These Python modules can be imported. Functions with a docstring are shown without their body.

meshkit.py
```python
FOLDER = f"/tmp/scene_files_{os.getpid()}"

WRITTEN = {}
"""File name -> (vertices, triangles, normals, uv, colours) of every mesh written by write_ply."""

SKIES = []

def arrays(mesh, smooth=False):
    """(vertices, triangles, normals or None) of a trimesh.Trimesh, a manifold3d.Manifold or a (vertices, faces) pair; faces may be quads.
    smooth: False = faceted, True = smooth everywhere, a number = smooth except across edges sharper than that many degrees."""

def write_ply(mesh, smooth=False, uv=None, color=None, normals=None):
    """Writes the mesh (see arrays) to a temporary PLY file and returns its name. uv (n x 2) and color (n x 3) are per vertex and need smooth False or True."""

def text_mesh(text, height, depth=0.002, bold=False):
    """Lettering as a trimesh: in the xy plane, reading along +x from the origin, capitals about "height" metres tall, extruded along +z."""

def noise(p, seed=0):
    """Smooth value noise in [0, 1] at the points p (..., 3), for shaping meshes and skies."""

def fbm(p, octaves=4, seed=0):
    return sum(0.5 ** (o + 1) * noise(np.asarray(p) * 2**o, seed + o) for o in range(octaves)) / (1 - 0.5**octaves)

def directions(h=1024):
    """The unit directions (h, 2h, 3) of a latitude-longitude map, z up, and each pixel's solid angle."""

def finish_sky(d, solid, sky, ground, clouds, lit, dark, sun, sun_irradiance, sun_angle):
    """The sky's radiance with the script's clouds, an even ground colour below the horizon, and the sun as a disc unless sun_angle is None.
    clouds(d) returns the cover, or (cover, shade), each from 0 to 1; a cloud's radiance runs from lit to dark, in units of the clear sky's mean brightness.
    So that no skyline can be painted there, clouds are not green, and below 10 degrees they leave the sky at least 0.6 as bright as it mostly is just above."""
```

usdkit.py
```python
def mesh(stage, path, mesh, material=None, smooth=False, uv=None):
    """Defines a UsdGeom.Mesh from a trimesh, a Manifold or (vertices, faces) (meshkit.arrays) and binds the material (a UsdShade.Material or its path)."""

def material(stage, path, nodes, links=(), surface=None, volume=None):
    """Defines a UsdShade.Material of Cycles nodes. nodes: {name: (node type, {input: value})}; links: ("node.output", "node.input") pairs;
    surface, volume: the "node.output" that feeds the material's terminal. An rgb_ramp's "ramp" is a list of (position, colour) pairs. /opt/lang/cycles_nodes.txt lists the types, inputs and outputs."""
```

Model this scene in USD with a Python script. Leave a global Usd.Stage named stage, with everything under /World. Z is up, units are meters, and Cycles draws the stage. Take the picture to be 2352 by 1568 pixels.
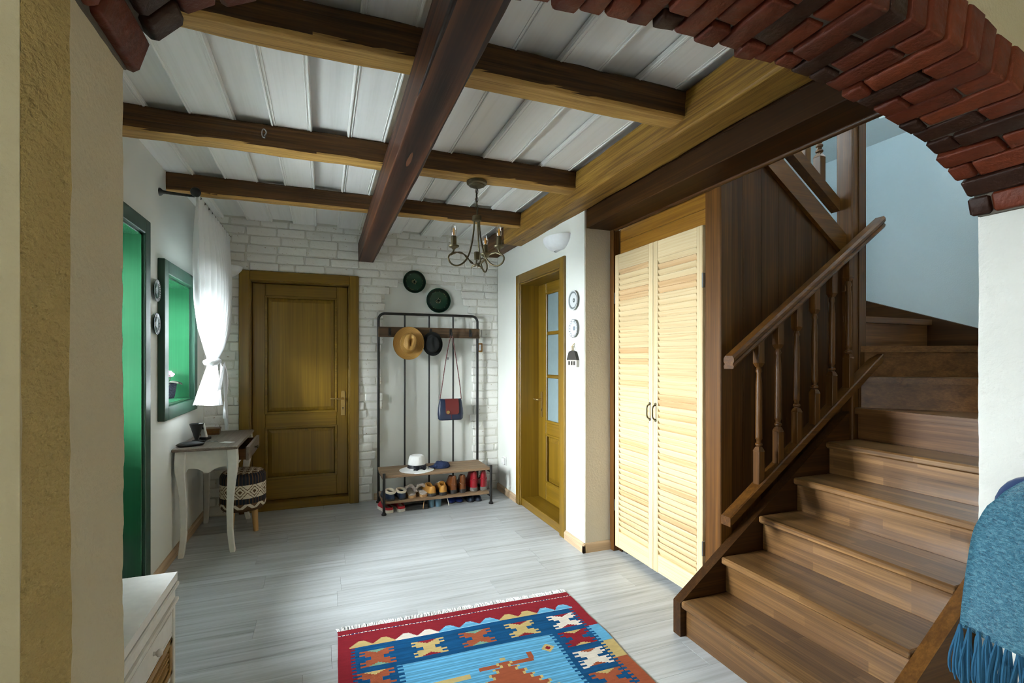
import math, random
import numpy as np
import trimesh
import usdkit, meshkit
from pxr import Usd, UsdGeom, UsdLux, UsdShade, Gf, Sdf, Vt

stage = Usd.Stage.CreateInMemory()
UsdGeom.SetStageUpAxis(stage, 'Z')
UsdGeom.SetStageMetersPerUnit(stage, 1.0)
UsdGeom.Xform.Define(stage, '/World')
UsdGeom.Scope.Define(stage, '/World/Looks')
PI = math.pi

# ------------------------------------------------------------------ camera, sky, lamps, exposure
HC = 1.37
FPX, YAW, HOR = 1133.0, 20.95, 823.5
cam = UsdGeom.Camera.Define(stage, '/World/camera')
cam.CreateHorizontalApertureAttr(36.0)
cam.CreateVerticalApertureAttr(24.0)
cam.CreateFocalLengthAttr(36.0 * FPX / 2352)
cam.CreateVerticalApertureOffsetAttr((HOR - 784) / 2352 * 36.0)
cam.CreateClippingRangeAttr(Gf.Vec2f(0.02, 1000))
cam.CreateExposureAttr(EXPOSURE := 0.0)
cam.AddTranslateOp().Set(Gf.Vec3d(0, 0, HC))
cam.AddRotateXYZOp().Set(Gf.Vec3f(90, 0, -YAW))

sky = UsdLux.DomeLight.Define(stage, '/World/sky')
sky.CreateColorAttr(Gf.Vec3f(0.88, 0.95, 1.0))
sky.CreateIntensityAttr(11.5)


def rect_light(name, pos, target, w, h, power, color):
    """a large soft patch of bright sky outside a window"""
    l = UsdLux.RectLight.Define(stage, '/World/' + name)
    l.CreateWidthAttr(w); l.CreateHeightAttr(h); l.CreateIntensityAttr(power); l.CreateColorAttr(Gf.Vec3f(*color))
    z = np.array(pos, float) - np.array(target, float); z /= np.linalg.norm(z)
    x = np.cross([0, 0, 1.0], z) if abs(z[2]) < .99 else np.array([1.0, 0, 0]); x /= np.linalg.norm(x)
    y = np.cross(z, x)
    m = Gf.Matrix4d(*[float(a) for r in ((*x, 0), (*y, 0), (*z, 0), (*pos, 1)) for a in r])
    l.AddTransformOp().Set(m)
    return l


rect_light('bright_sky_west', (-7.0, 3.2, 3.7), (-1.0, 3.2, 1.2), 12.0, 4.6, 118.0, (0.925, 0.955, 1.0))
rect_light('bright_sky_front_room', (-4.6, -2.6, 3.0), (-1.6, -1.2, 1.3), 3.0, 2.5, 11.0, (1.0, 0.88, 0.72))

# ------------------------------------------------------------------ naming and tagging
used = {}


def numbered(path):
    k = used.get(path, -1) + 1
    used[path] = k
    return path if k == 0 else '%s_%03d' % (path, k)


def path_of(parent):
    return '/World' if parent is None else (parent if isinstance(parent, str) else str(parent.GetPath()))


def tag(p, label=None, cat=None, group=None, kind=None):
    for k, v in (('label', label), ('category', cat), ('group', group), ('kind', kind)):
        if v:
            p.SetCustomDataByKey(k, v)
    return p


def thing(name, label=None, cat=None, group=None, kind=None, loc=(0, 0, 0), rz=0.0):
    x = UsdGeom.Xform.Define(stage, numbered('/World/' + name))
    x.AddTranslateOp().Set(Gf.Vec3d(*map(float, loc)))
    if rz:
        x.AddRotateZOp().Set(float(rz))
    return tag(x.GetPrim(), label, cat, group, kind)


def obj(name, mesh, mat, parent=None, smooth=30, label=None, kind=None):
    p = usdkit.mesh(stage, numbered(path_of(parent) + '/' + name), mesh, mat, smooth=smooth).GetPrim()
    return tag(p, label, None, None, kind)


def sub(name, mesh, mat, parent, **k):
    return obj(name, mesh, mat, parent, **k)


# ------------------------------------------------------------------ mesh helpers: a mesh is (vertices, triangles)
def cat(parts):
    v, f, n = [], [], 0
    for a in parts:
        a = tri(a)
        v.append(a[0]); f.append(a[1] + n); n += len(a[0])
    return np.vstack(v), np.vstack(f)


def tri(m):
    if isinstance(m, trimesh.Trimesh):
        return np.array(m.vertices), np.array(m.faces)
    if hasattr(m, 'to_mesh'):
        q = m.to_mesh(); return np.array(q.vert_properties[:, :3], float), np.array(q.tri_verts, int)
    v, f = np.asarray(m[0], float), np.asarray(m[1], int)
    if f.shape[1] == 4:
        f = np.vstack([f[:, [0, 1, 2]], f[:, [0, 2, 3]]])
    return v, f


def mv(m, t=(0, 0, 0), s=None, rx=0, ry=0, rz=0, about=(0, 0, 0)):
    v, f = tri(m)
    v = v - np.array(about, float)
    if s is not None:
        v = v * np.array(s, float)
        if np.prod(np.broadcast_to(s, 3)) < 0:
            f = f[:, ::-1]
    for ang, i, j in ((rx, 1, 2), (ry, 2, 0), (rz, 0, 1)):
        if ang:
            c, d = math.cos(math.radians(ang)), math.sin(math.radians(ang))
            w = v.copy(); w[:, i] = c * v[:, i] - d * v[:, j]; w[:, j] = d * v[:, i] + c * v[:, j]; v = w
    return v + np.array(about, float) + np.array(t, float), f


def _template():
    vs, key = [], {}
    for c in np.ndindex(2, 2, 2):
        for a in range(3):
            key[c + (a,)] = len(vs); vs.append((c, a))
    tris = []
    def face(ids):
        for k in range(1, len(ids) - 1):
            tris.append([ids[0], ids[k], ids[k + 1]])
    for a in range(3):
        b, c = [k for k in range(3) if k != a]
        for s in (0, 1):
            q = []
            for (i, j) in ((0, 0), (1, 0), (1, 1), (0, 1)):
                co = [0, 0, 0]; co[a], co[b], co[c] = s, i, j
                q.append(key[tuple(co) + (a,)])
            face(q)
        for (i, j) in np.ndindex(2, 2):
            co0, co1 = [0, 0, 0], [0, 0, 0]
            co0[a], co0[b], co0[c] = 0, i, j; co1[a], co1[b], co1[c] = 1, i, j
            face([key[tuple(co0) + (b,)], key[tuple(co1) + (b,)], key[tuple(co1) + (c,)], key[tuple(co0) + (c,)]])
    for c in np.ndindex(2, 2, 2):
        face([key[c + (a,)] for a in range(3)])
    S = np.array([[x * 2 - 1 for x in c] for c, a in vs], float)
    A = np.array([a for c, a in vs])
    P = S * np.where(np.arange(3)[None] == A[:, None], 1.0, .8)
    out = []
    for t in tris:
        n = np.cross(P[t[1]] - P[t[0]], P[t[2]] - P[t[0]])
        out.append(t if n @ P[t].mean(0) > 0 else t[::-1])
    return S, A, np.array(out)


_S, _A, _T = _template()


def box(x0, y0, z0, x1, y1, z1, b=.003):
    c = np.array([(x0 + x1) / 2, (y0 + y1) / 2, (z0 + z1) / 2]); h = np.abs(np.array([x1 - x0, y1 - y0, z1 - z0])) / 2
    if b <= 0:
        m = trimesh.creation.box(h * 2); return np.array(m.vertices) + c, np.array(m.faces)
    b = min(b, h.min() * .45)
    return c + _S * (h[None] - b * (np.arange(3)[None] != _A[:, None])), _T.copy()


def bar(p, q, w, h, b=.003, up=(0, 0, 1)):
    """a box of section w (sideways) x h (upwards) from p to q"""
    p, q = np.array(p, float), np.array(q, float); L = np.linalg.norm(q - p); d = (q - p) / L
    s = np.cross(d, up)
    if np.linalg.norm(s) < 1e-6:
        s = np.cross(d, (0, 1, 0))
    s /= np.linalg.norm(s); u = np.cross(s, d)
    v, f = box(-w / 2, 0, -h / 2, w / 2, L, h / 2, b)
    return p + v[:, :1] * s + v[:, 1:2] * d + v[:, 2:] * u, f


def fix(m):
    v, f = tri(m)
    t = trimesh.Trimesh(v, f, process=False)
    if t.volume < 0:
        f = f[:, ::-1]
    return v, f


def lathe(prof, n=24, axis='z', at=(0, 0, 0)):
    """profile of (radius, height) turned round the axis; closed at the ends when r is 0"""
    prof = np.array(prof, float); a = np.arange(n) * 2 * PI / n
    v = np.stack([prof[:, None, 0] * np.cos(a), prof[:, None, 0] * np.sin(a), np.broadcast_to(prof[:, None, 1], (len(prof), n))], -1).reshape(-1, 3)
    f = []
    for i in range(len(prof) - 1):
        for j in range(n):
            k = (j + 1) % n
            f.append([i * n + j, i * n + k, (i + 1) * n + k, (i + 1) * n + j])
    f = np.array(f)
    if axis == 'y':
        v = v[:, [0, 2, 1]] * [1, 1, 1]
        f = f[:, ::-1]
    if axis == 'x':
        v = v[:, [2, 0, 1]]
    return v + np.array(at, float), tri((v, f))[1]


def tube(path, r, n=8, cap=True):
    p = np.array(path, float); r = np.broadcast_to(np.array(r, float), (len(p),))
    t = np.gradient(p, axis=0); t /= np.linalg.norm(t, axis=1, keepdims=True) + 1e-12
    ref = np.array([0, 0, 1.0]) if abs(t[0, 2]) < .9 else np.array([1.0, 0, 0])
    a = np.cross(t[0], ref); a /= np.linalg.norm(a)
    A = []
    for i in range(len(p)):
        a = a - t[i] * (a @ t[i]); a /= np.linalg.norm(a) + 1e-12; A.append(a)
    A = np.array(A); B = np.cross(t, A); g = np.arange(n) * 2 * PI / n
    v = (p[:, None] + r[:, None, None] * (np.cos(g)[None, :, None] * A[:, None] + np.sin(g)[None, :, None] * B[:, None])).reshape(-1, 3)
    f = []
    for i in range(len(p) - 1):
        for j in range(n):
            k = (j + 1) % n
            f.append([i * n + j, i * n + k, (i + 1) * n + k]); f.append([i * n + j, (i + 1) * n + k, (i + 1) * n + j])
    if cap:
        v = np.vstack([v, p[:1], p[-1:]]); c0, c1 = len(v) - 2, len(v) - 1; e = (len(p) - 1) * n
        for j in range(n):
            k = (j + 1) % n
            f.append([c0, k, j]); f.append([c1, e + j, e + k])
    return v, np.array(f)


def spline(pts, n=24):
    from scipy.interpolate import CubicSpline
    p = np.array(pts, float); s = np.r_[0, np.cumsum(np.linalg.norm(np.diff(p, axis=0), axis=1))]
    return CubicSpline(s, p)(np.linspace(0, s[-1], n))


def prism(poly, d, plane='xy', at=0.0):
    """polygon (2D points) extruded by d from 'at' along the remaining axis"""
    from shapely.geometry import Polygon
    g = poly if hasattr(poly, 'exterior') else Polygon(poly)
    m = trimesh.creation.extrude_polygon(g, abs(d), engine='earcut')
    v, f = np.array(m.vertices), np.array(m.faces)
    if d < 0:
        v[:, 2] -= abs(d)
    v[:, 2] += at
    if plane == 'xz':      # poly in x,z ; extrude along y
        v = v[:, [0, 2, 1]]; f = f[:, ::-1]
    elif plane == 'yz':    # poly in y,z ; extrude along x
        v = v[:, [2, 0, 1]]
    return v, f


def grid(P, closed_u=False, closed_v=False):
    """a sheet of points P[i, j]"""
    a, b = P.shape[:2]; f = []
    for i in range(a if closed_u else a - 1):
        for j in range(b if closed_v else b - 1):
            i2, j2 = (i + 1) % a, (j + 1) % b
            f.append([i * b + j, i2 * b + j, i2 * b + j2, i * b + j2])
    return P.reshape(-1, 3), tri((P.reshape(-1, 3), np.array(f)))[1]


def thick(P, d):
    """sheet P[i, j] given thickness d along its normals"""
    du, dv = np.gradient(P, axis=0), np.gradient(P, axis=1)
    n = np.cross(du, dv); n /= np.linalg.norm(n, axis=2, keepdims=True) + 1e-12
    a, b = P.shape[:2]
    v1, f1 = grid(P + n * d / 2); v2, f2 = grid(P - n * d / 2)
    N = a * b
    edge = [i * b for i in range(a)] + [(a - 1) * b + j for j in range(1, b)] + [i * b + b - 1 for i in range(a - 2, -1, -1)] + [j for j in range(b - 2, 0, -1)]
    s = []
    for k in range(len(edge)):
        e, g = edge[k], edge[(k + 1) % len(edge)]
        s.append([e, g, g + N]); s.append([e, g + N, e + N])
    return fix((np.vstack([v1, v2]), np.vstack([f1, f2[:, ::-1] + N, np.array(s)])))


def hull(pts):
    m = trimesh.convex.convex_hull(np.array(pts, float)); return np.array(m.vertices), np.array(m.faces)


def loft(rings, cap=True):
    P = np.array(rings, float); a, b = P.shape[:2]
    v, f = grid(P, closed_v=True)
    if cap:
        v = np.vstack([v, P[0].mean(0), P[-1].mean(0)]); c0, c1 = len(v) - 2, len(v) - 1
        e = [[c0, (j + 1) % b, j] for j in range(b)] + [[c1, (a - 1) * b + j, (a - 1) * b + (j + 1) % b] for j in range(b)]
        f = np.vstack([f[:, ::-1], np.array(e)[:, ::-1]]) if False else np.vstack([f, np.array(e)[:, ::-1]])
    return fix((v, f))


def jitter(m, amp, scale=20.0, seed=0):
    v, f = tri(m)
    d = np.stack([meshkit.noise(v * scale, seed + k) for k in range(3)], -1) - .5
    return v + d * 2 * amp, f


def rough_beam(p0, p1, w, h, amp=.006, seed=0, seg=64, round_=.014):
    """hewn timber from p0 to p1 (centre line), w across, h upright"""
    p0, p1 = np.array(p0, float), np.array(p1, float); d = p1 - p0; L = np.linalg.norm(d); d /= L
    s = np.cross(d, (0, 0, 1)); s /= np.linalg.norm(s); u = np.array([0, 0, 1.0])
    cs = []
    r = round_
    for (a, b) in ((1, -1), (1, 1), (-1, 1), (-1, -1)):
        ca, cb = a * (w / 2 - r), b * (h / 2 - r)
        k0 = {(1, -1): -90, (1, 1): 0, (-1, 1): 90, (-1, -1): 180}[(a, b)]
        for e in (0, 22, 45, 67, 90):
            cs.append((ca + r * math.cos(math.radians(k0 + e)), cb + r * math.sin(math.radians(k0 + e))))
        nx = {(1, -1): (w / 2, 0), (1, 1): (0, h / 2), (-1, 1): (-w / 2, 0), (-1, -1): (0, -h / 2)}[(a, b)]
        for q in (-.5, 0, .5):
            cs.append((nx[0] + (q * (w - 2 * r) * (-1 if nx[1] > 0 else 1) if nx[0] == 0 else 0), nx[1] + (q * (h - 2 * r) * (1 if nx[0] > 0 else -1) if nx[1] == 0 else 0)))
    rings = []
    for i in range(seg + 1):
        c = p0 + d * L * i / seg
        rings.append([c + s * a + u * b for a, b in cs])
    m = loft(rings)
    v, f = m
    t = (v - p0) @ d
    n1 = np.stack([meshkit.noise(np.c_[t * 2.2, v @ s * 14, v[:, 2] * 14], seed + k) for k in range(3)], -1) - .5
    n2 = np.stack([meshkit.noise(np.c_[t * 9, v @ s * 40, v[:, 2] * 40], seed + 7 + k) for k in range(3)], -1) - .5
    o = n1 * 2 * amp + n2 * amp
    o -= (o @ d)[:, None] * d
    return v + o, f


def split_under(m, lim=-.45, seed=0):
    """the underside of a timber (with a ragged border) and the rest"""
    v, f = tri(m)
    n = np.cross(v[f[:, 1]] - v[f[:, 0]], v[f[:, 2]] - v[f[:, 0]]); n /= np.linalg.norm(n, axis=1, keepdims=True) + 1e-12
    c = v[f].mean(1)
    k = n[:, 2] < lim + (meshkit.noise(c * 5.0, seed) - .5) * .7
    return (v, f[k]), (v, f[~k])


# ------------------------------------------------------------------ materials
def lin(*c):
    c = np.array(c if len(c) == 3 else c[0], float) / 255
    return tuple(np.where(c <= .04045, c / 12.92, ((c + .055) / 1.055) ** 2.4))


_mats = {}


def plain(name, color, rough=.5, metallic=0.0, **k):
    if name not in _mats:
        n = {'noise': ('noise_texture', {'scale': 30.0, 'detail': 3.0}), 'geo': ('geometry', {}),
             'mixc': ('mix_color', {'blend_type': 'mix', 'a': tuple(np.array(color) * .9), 'b': tuple(np.minimum(np.array(color) * 1.08, .98))}),
             'p': ('principled_bsdf', {'roughness': rough, 'metallic': metallic, **k})}
        _mats[name] = usdkit.material(stage, '/World/Looks/' + name, n, [('geo.position', 'noise.vector'), ('noise.fac', 'mixc.fac'), ('mixc.result', 'p.base_color')], surface='p.BSDF')
    return _mats[name]


def plaster(name, color, bump=.25, scale=90.0, rough=.9, var=.08, dist=.004):
    c = np.array(color)
    n = {'geo': ('geometry', {}), 'n1': ('noise_texture', {'scale': 1.7, 'detail': 4.0}), 'n2': ('noise_texture', {'scale': scale, 'detail': 3.0, 'roughness': .55}),
         'mixc': ('mix_color', {'a': tuple(c * (1 - var)), 'b': tuple(np.minimum(c * (1 + var * .6), .95))}),
         'b': ('bump', {'strength': bump, 'distance': dist}), 'p': ('principled_bsdf', {'roughness': rough, 'specular_ior_level': .25})}
    return usdkit.material(stage, '/World/Looks/' + name, n, [('geo.position', 'n1.vector'), ('geo.position', 'n2.vector'), ('n1.fac', 'mixc.fac'), ('mixc.result', 'p.base_color'),
                           ('n2.fac', 'b.height'), ('b.normal', 'p.normal')], surface='p.BSDF')


def wood(name, stops, axis='x', across=14.0, along=.8, rough=.45, bump=.25, distort=.8, fine=.35, rnd=.25, spec=.4, coat=0.0, dist=.003, wave=0.0, wscale=6.0, wcenter=None, knots=0.0, staves=None):
    """stained timber: streaks along the axis (world space), each object shifted by its own random number"""
    def sc(al, ac):
        s = [ac, ac, ac]; s['xyz'.index(axis)] = al; return tuple(s)
    n = {'geo': ('geometry', {}), 'oi': ('object_info', {}), 'sh': ('vector_math', {'math_type': 'multiply_add', 'vector2': (7.3, 5.1, 9.7)}),
         'm1': ('mapping', {'scale': sc(along, across * 1.7)}), 'm2': ('mapping', {'scale': sc(along * 3, across * 9)}),
         'n1': ('noise_texture', {'scale': 1.0, 'detail': 7.0, 'roughness': .66, 'distortion': distort}),
         'n2': ('noise_texture', {'scale': 1.0, 'detail': 3.0, 'roughness': .6, 'distortion': .2}),
         'mf': ('mix_float', {'fac': fine, 'use_clamp': False}), 'r': ('rgb_ramp', {'ramp': stops}),
         'hv': ('map_range', {'from_min': 0.0, 'from_max': 1.0, 'to_min': 1 - rnd, 'to_max': 1 + rnd}),
         'h': ('hsv', {'hue': .5, 'saturation': 1.0, 'fac': 1.0}),
         'b': ('bump', {'strength': bump, 'distance': dist}), 'p': ('principled_bsdf', {'roughness': rough, 'specular_ior_level': spec, 'coat_weight': coat, 'coat_roughness': .15})}
    L = [('oi.random', 'sh.vector1'), ('geo.position', 'sh.vector3'), ('sh.vector', 'm1.vector'), ('sh.vector', 'm2.vector'), ('m1.vector', 'n1.vector'), ('m2.vector', 'n2.vector'),
         ('n2.fac', 'mf.b'), ('mf.result', 'r.fac'), ('oi.random', 'hv.value'), ('hv.result', 'h.value'), ('r.color', 'h.color'), ('h.color', 'p.base_color'),
         ('mf.result', 'b.height'), ('b.normal', 'p.normal')]
    if wave:
        n['mw'] = ('mapping', {'scale': sc(wscale * .09, wscale)})
        n['w'] = ('wave_texture', {'wave_type': 'rings', 'rings_direction': axis, 'scale': 1.6, 'distortion': 5.0, 'detail': 2.0, 'detail_scale': .7, 'profile': 'saw'})
        n['mfw'] = ('mix_float', {'fac': wave})
        L += [('sh.vector', 'mw.vector'), ('mw.vector', 'w.vector'), ('n1.fac', 'mfw.a'), ('w.fac', 'mfw.b'), ('mfw.result', 'mf.a')]
        if wcenter is not None:
            w3 = np.array(sc(wscale * .09, wscale)); n['mw'] = ('mapping', {'scale': tuple(w3), 'location': tuple(-w3 * np.array(wcenter))})
            L = [('geo.position', 'mw.vector') if l == ('sh.vector', 'mw.vector') else l for l in L]
    else:
        L += [('n1.fac', 'mf.a')]
    last = 'h.color'
    if knots:
        n['mk'] = ('mapping', {'scale': sc(2.3, 5.2)}); n['vk'] = ('voronoi_texture', {'scale': 1.0, 'randomness': 1.0})
        n['rk'] = ('rgb_ramp', {'ramp': [(0, (.30, .26, .22)), (.05, (.34, .28, .24)), (.075, (.8, .74, .68)), (.12, (1, 1, 1)), (1, (1, 1, 1))]})
        n['xk'] = ('mix_color', {'blend_type': 'multiply', 'fac': knots})
        L += [('sh.vector', 'mk.vector'), ('mk.vector', 'vk.vector'), ('vk.distance', 'rk.fac'), (last, 'xk.a'), ('rk.color', 'xk.b')]; last = 'xk.result'
    if staves:
        # glued staves: blocks of different tone along the axis; rows counted over the two other directions together
        o = [a for a in 'xyz' if a != axis]
        n.update({'sp': ('separate_xyz', {}), 'ad': ('math', {'math_type': 'add'}), 'cb': ('combine_xyz', {}), 'bt': ('brick_texture', {'scale': 1.0, 'mortar_size': 0.0, 'brick_width': staves[0], 'row_height': staves[1], 'color1': (.66, .62, .60), 'color2': (1.18, 1.2, 1.22), 'mortar': (.9, .9, .9), 'bias': 0.0, 'offset': .37}),
                  'xs': ('mix_color', {'blend_type': 'multiply', 'fac': 1.0, 'use_clamp': False})})
        L += [('geo.position', 'sp.vector'), ('sp.' + o[0], 'ad.value1'), ('sp.' + o[1], 'ad.value2'), ('sp.' + axis, 'cb.x'), ('ad.value', 'cb.y'), ('cb.vector', 'bt.vector'), (last, 'xs.a'), ('bt.color', 'xs.b')]; last = 'xs.result'
    L = [(last, 'p.base_color') if l == ('h.color', 'p.base_color') else l for l in L]
    return usdkit.material(stage, '/World/Looks/' + name, n, L, surface='p.BSDF')


def woods(name, stops, **k):
    """the same timber with the grain running along each axis"""
    return {a: wood(name + '_' + a, stops, axis=a, **k) for a in 'xyz'}


def ramp(*cs):
    """ramp from sRGB colours, at positions from .25 to .75"""
    xs = np.linspace(.28, .72, len(cs))
    return [(float(x), lin(c)) for x, c in zip(xs, cs)]


def vcol(name, rough=.9, bump=0.0, bscale=400.0):
    n = {'a': ('attribute', {'attribute': 'Col'}), 'p': ('principled_bsdf', {'roughness': rough, 'specular_ior_level': .15})}
    L = [('a.color', 'p.base_color')]
    if bump:
        n['geo'] = ('geometry', {}); n['n'] = ('noise_texture', {'scale': bscale, 'detail': 2.0}); n['b'] = ('bump', {'strength': bump, 'distance': .002})
        L += [('geo.position', 'n.vector'), ('n.fac', 'b.height'), ('b.normal', 'p.normal')]
    return usdkit.material(stage, '/World/Looks/' + name, n, L, surface='p.BSDF')


def colored(name, quads, colors, mat, parent=None, **k):
    """quads (n,4,3) with a colour each (linear)"""
    n = len(quads); v = quads.reshape(-1, 3); f = np.arange(4 * n).reshape(n, 4)
    p = usdkit.mesh(stage, numbered(path_of(parent) + '/' + name), (v, f), mat)
    UsdGeom.PrimvarsAPI(p).CreatePrimvar('Col', Sdf.ValueTypeNames.Color3fArray, 'vertex').Set(Vt.Vec3fArray.FromNumpy(np.repeat(np.asarray(colors, np.float32), 4, axis=0)))
    return p.GetPrim()


M = {}
M['wall'] = plaster('white_plaster', lin(222, 224, 218), bump=.12, scale=140)
M['wall_rough'] = plaster('rough_plaster', lin(208, 201, 186), bump=.4, scale=75, dist=.006)
M['wall_jamb_shaded'] = plaster('jamb_shaded', lin(220, 207, 178), bump=.6, scale=85, dist=.005)  # left jamb: same plaster, with the shade on this side put into the colour
M['wall_pier'] = plaster('jamb_lit', lin(226, 226, 220), bump=.4, scale=90)  # right jamb only: daylight from the left windows is put into this tone
M['wall_warm_shade'] = plaster('warm_shade_plaster', lin(200, 174, 118), bump=1.0, scale=85, dist=.014)  # near corners: warm shade of the front room worked into the ochre
M['wall_cream'] = plaster('cream_plaster', lin(208, 194, 160), bump=.35, scale=110)
M['blue_wall'] = plaster('stair_plaster', lin(210, 223, 227), bump=.3, scale=120)
n = {'geo': ('geometry', {}), 'n1': ('noise_texture', {'scale': 26.0, 'detail': 5.0, 'roughness': .7}), 'r': ('rgb_ramp', {'ramp': [(0.0, lin(120, 98, 72)), (.30, lin(150, 134, 110)), (.38, lin(206, 204, 194)), (1.0, lin(216, 215, 208))]}),
     'b': ('bump', {'strength': .6, 'distance': .006}), 'p': ('principled_bsdf', {'roughness': .9, 'specular_ior_level': .2})}
M['mortar'] = usdkit.material(stage, '/World/Looks/white_mortar', n, [('geo.position', 'n1.vector'), ('n1.fac', 'r.fac'), ('r.color', 'p.base_color'), ('n1.fac', 'b.height'), ('b.normal', 'p.normal')], surface='p.BSDF')
M['grey_mortar'] = plaster('grey_mortar', lin(104, 98, 90), bump=.8, scale=70)
M['dark_in'] = plain('dark_inside', lin(30, 24, 18), .9)


def white_brick():
    n = {'geo': ('geometry', {}), 'oi': ('object_info', {}), 'n1': ('noise_texture', {'scale': 45.0, 'detail': 5.0, 'roughness': .65}), 'n2': ('noise_texture', {'scale': 14.0, 'detail': 4.0}),
         'r': ('rgb_ramp', {'ramp': [(0.0, lin(120, 84, 58)), (.30, lin(160, 140, 118)), (.36, lin(226, 225, 219)), (1.0, lin(231, 230, 225))]}),
         'hv': ('map_range', {'from_min': 0.0, 'from_max': 1.0, 'to_min': .93, 'to_max': 1.04}), 'h': ('hsv', {'hue': .5, 'saturation': 1.0, 'fac': 1.0}),
         'b': ('bump', {'strength': .8, 'distance': .009}), 'p': ('principled_bsdf', {'roughness': .75, 'specular_ior_level': .3})}
    return usdkit.material(stage, '/World/Looks/white_brick', n, [('geo.position', 'n1.vector'), ('geo.position', 'n2.vector'), ('n1.fac', 'r.fac'), ('oi.random', 'hv.value'), ('hv.result', 'h.value'),
                           ('r.color', 'h.color'), ('h.color', 'p.base_color'), ('n2.fac', 'b.height'), ('b.normal', 'p.normal')], surface='p.BSDF')


def red_brick():
    n = {'geo': ('geometry', {}), 'oi': ('object_info', {}), 'n1': ('noise_texture', {'scale': 22.0, 'detail': 5.0, 'roughness': .7}), 'n2': ('noise_texture', {'scale': 24.0, 'detail': 5.0}),
         'r0': ('rgb_ramp', {'ramp': [(0.0, lin(52, 28, 17)), (.2, lin(54, 29, 17)), (.3, lin(94, 40, 22)), (.7, lin(106, 46, 24)), (1.0, lin(118, 54, 28))]}),
         'sp': ('rgb_ramp', {'ramp': [(.0, (1, 1, 1)), (.64, (1, 1, 1)), (.74, (1.6, 1.45, 1.3)), (1.0, (2.0, 1.9, 1.7))]}),
         'mx': ('mix_color', {'blend_type': 'multiply', 'fac': 1.0, 'use_clamp': False}),
         'mul': ('rgb_ramp', {'ramp': [(.3, (.75, .72, .7)), (.7, (1.05, 1.0, 1.0))]}), 'mx2': ('mix_color', {'blend_type': 'multiply', 'fac': 1.0}),
         'b': ('bump', {'strength': .9, 'distance': .009}), 'p': ('principled_bsdf', {'roughness': .5, 'specular_ior_level': .28})}
    return usdkit.material(stage, '/World/Looks/red_brick', n, [('geo.position', 'n1.vector'), ('geo.position', 'n2.vector'), ('oi.random', 'r0.fac'), ('n1.fac', 'sp.fac'), ('n2.fac', 'mul.fac'),
                           ('r0.color', 'mx.a'), ('sp.color', 'mx.b'), ('mx.result', 'mx2.a'), ('mul.color', 'mx2.b'), ('mx2.result', 'p.base_color'), ('n2.fac', 'b.height'), ('b.normal', 'p.normal')], surface='p.BSDF')


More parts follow.
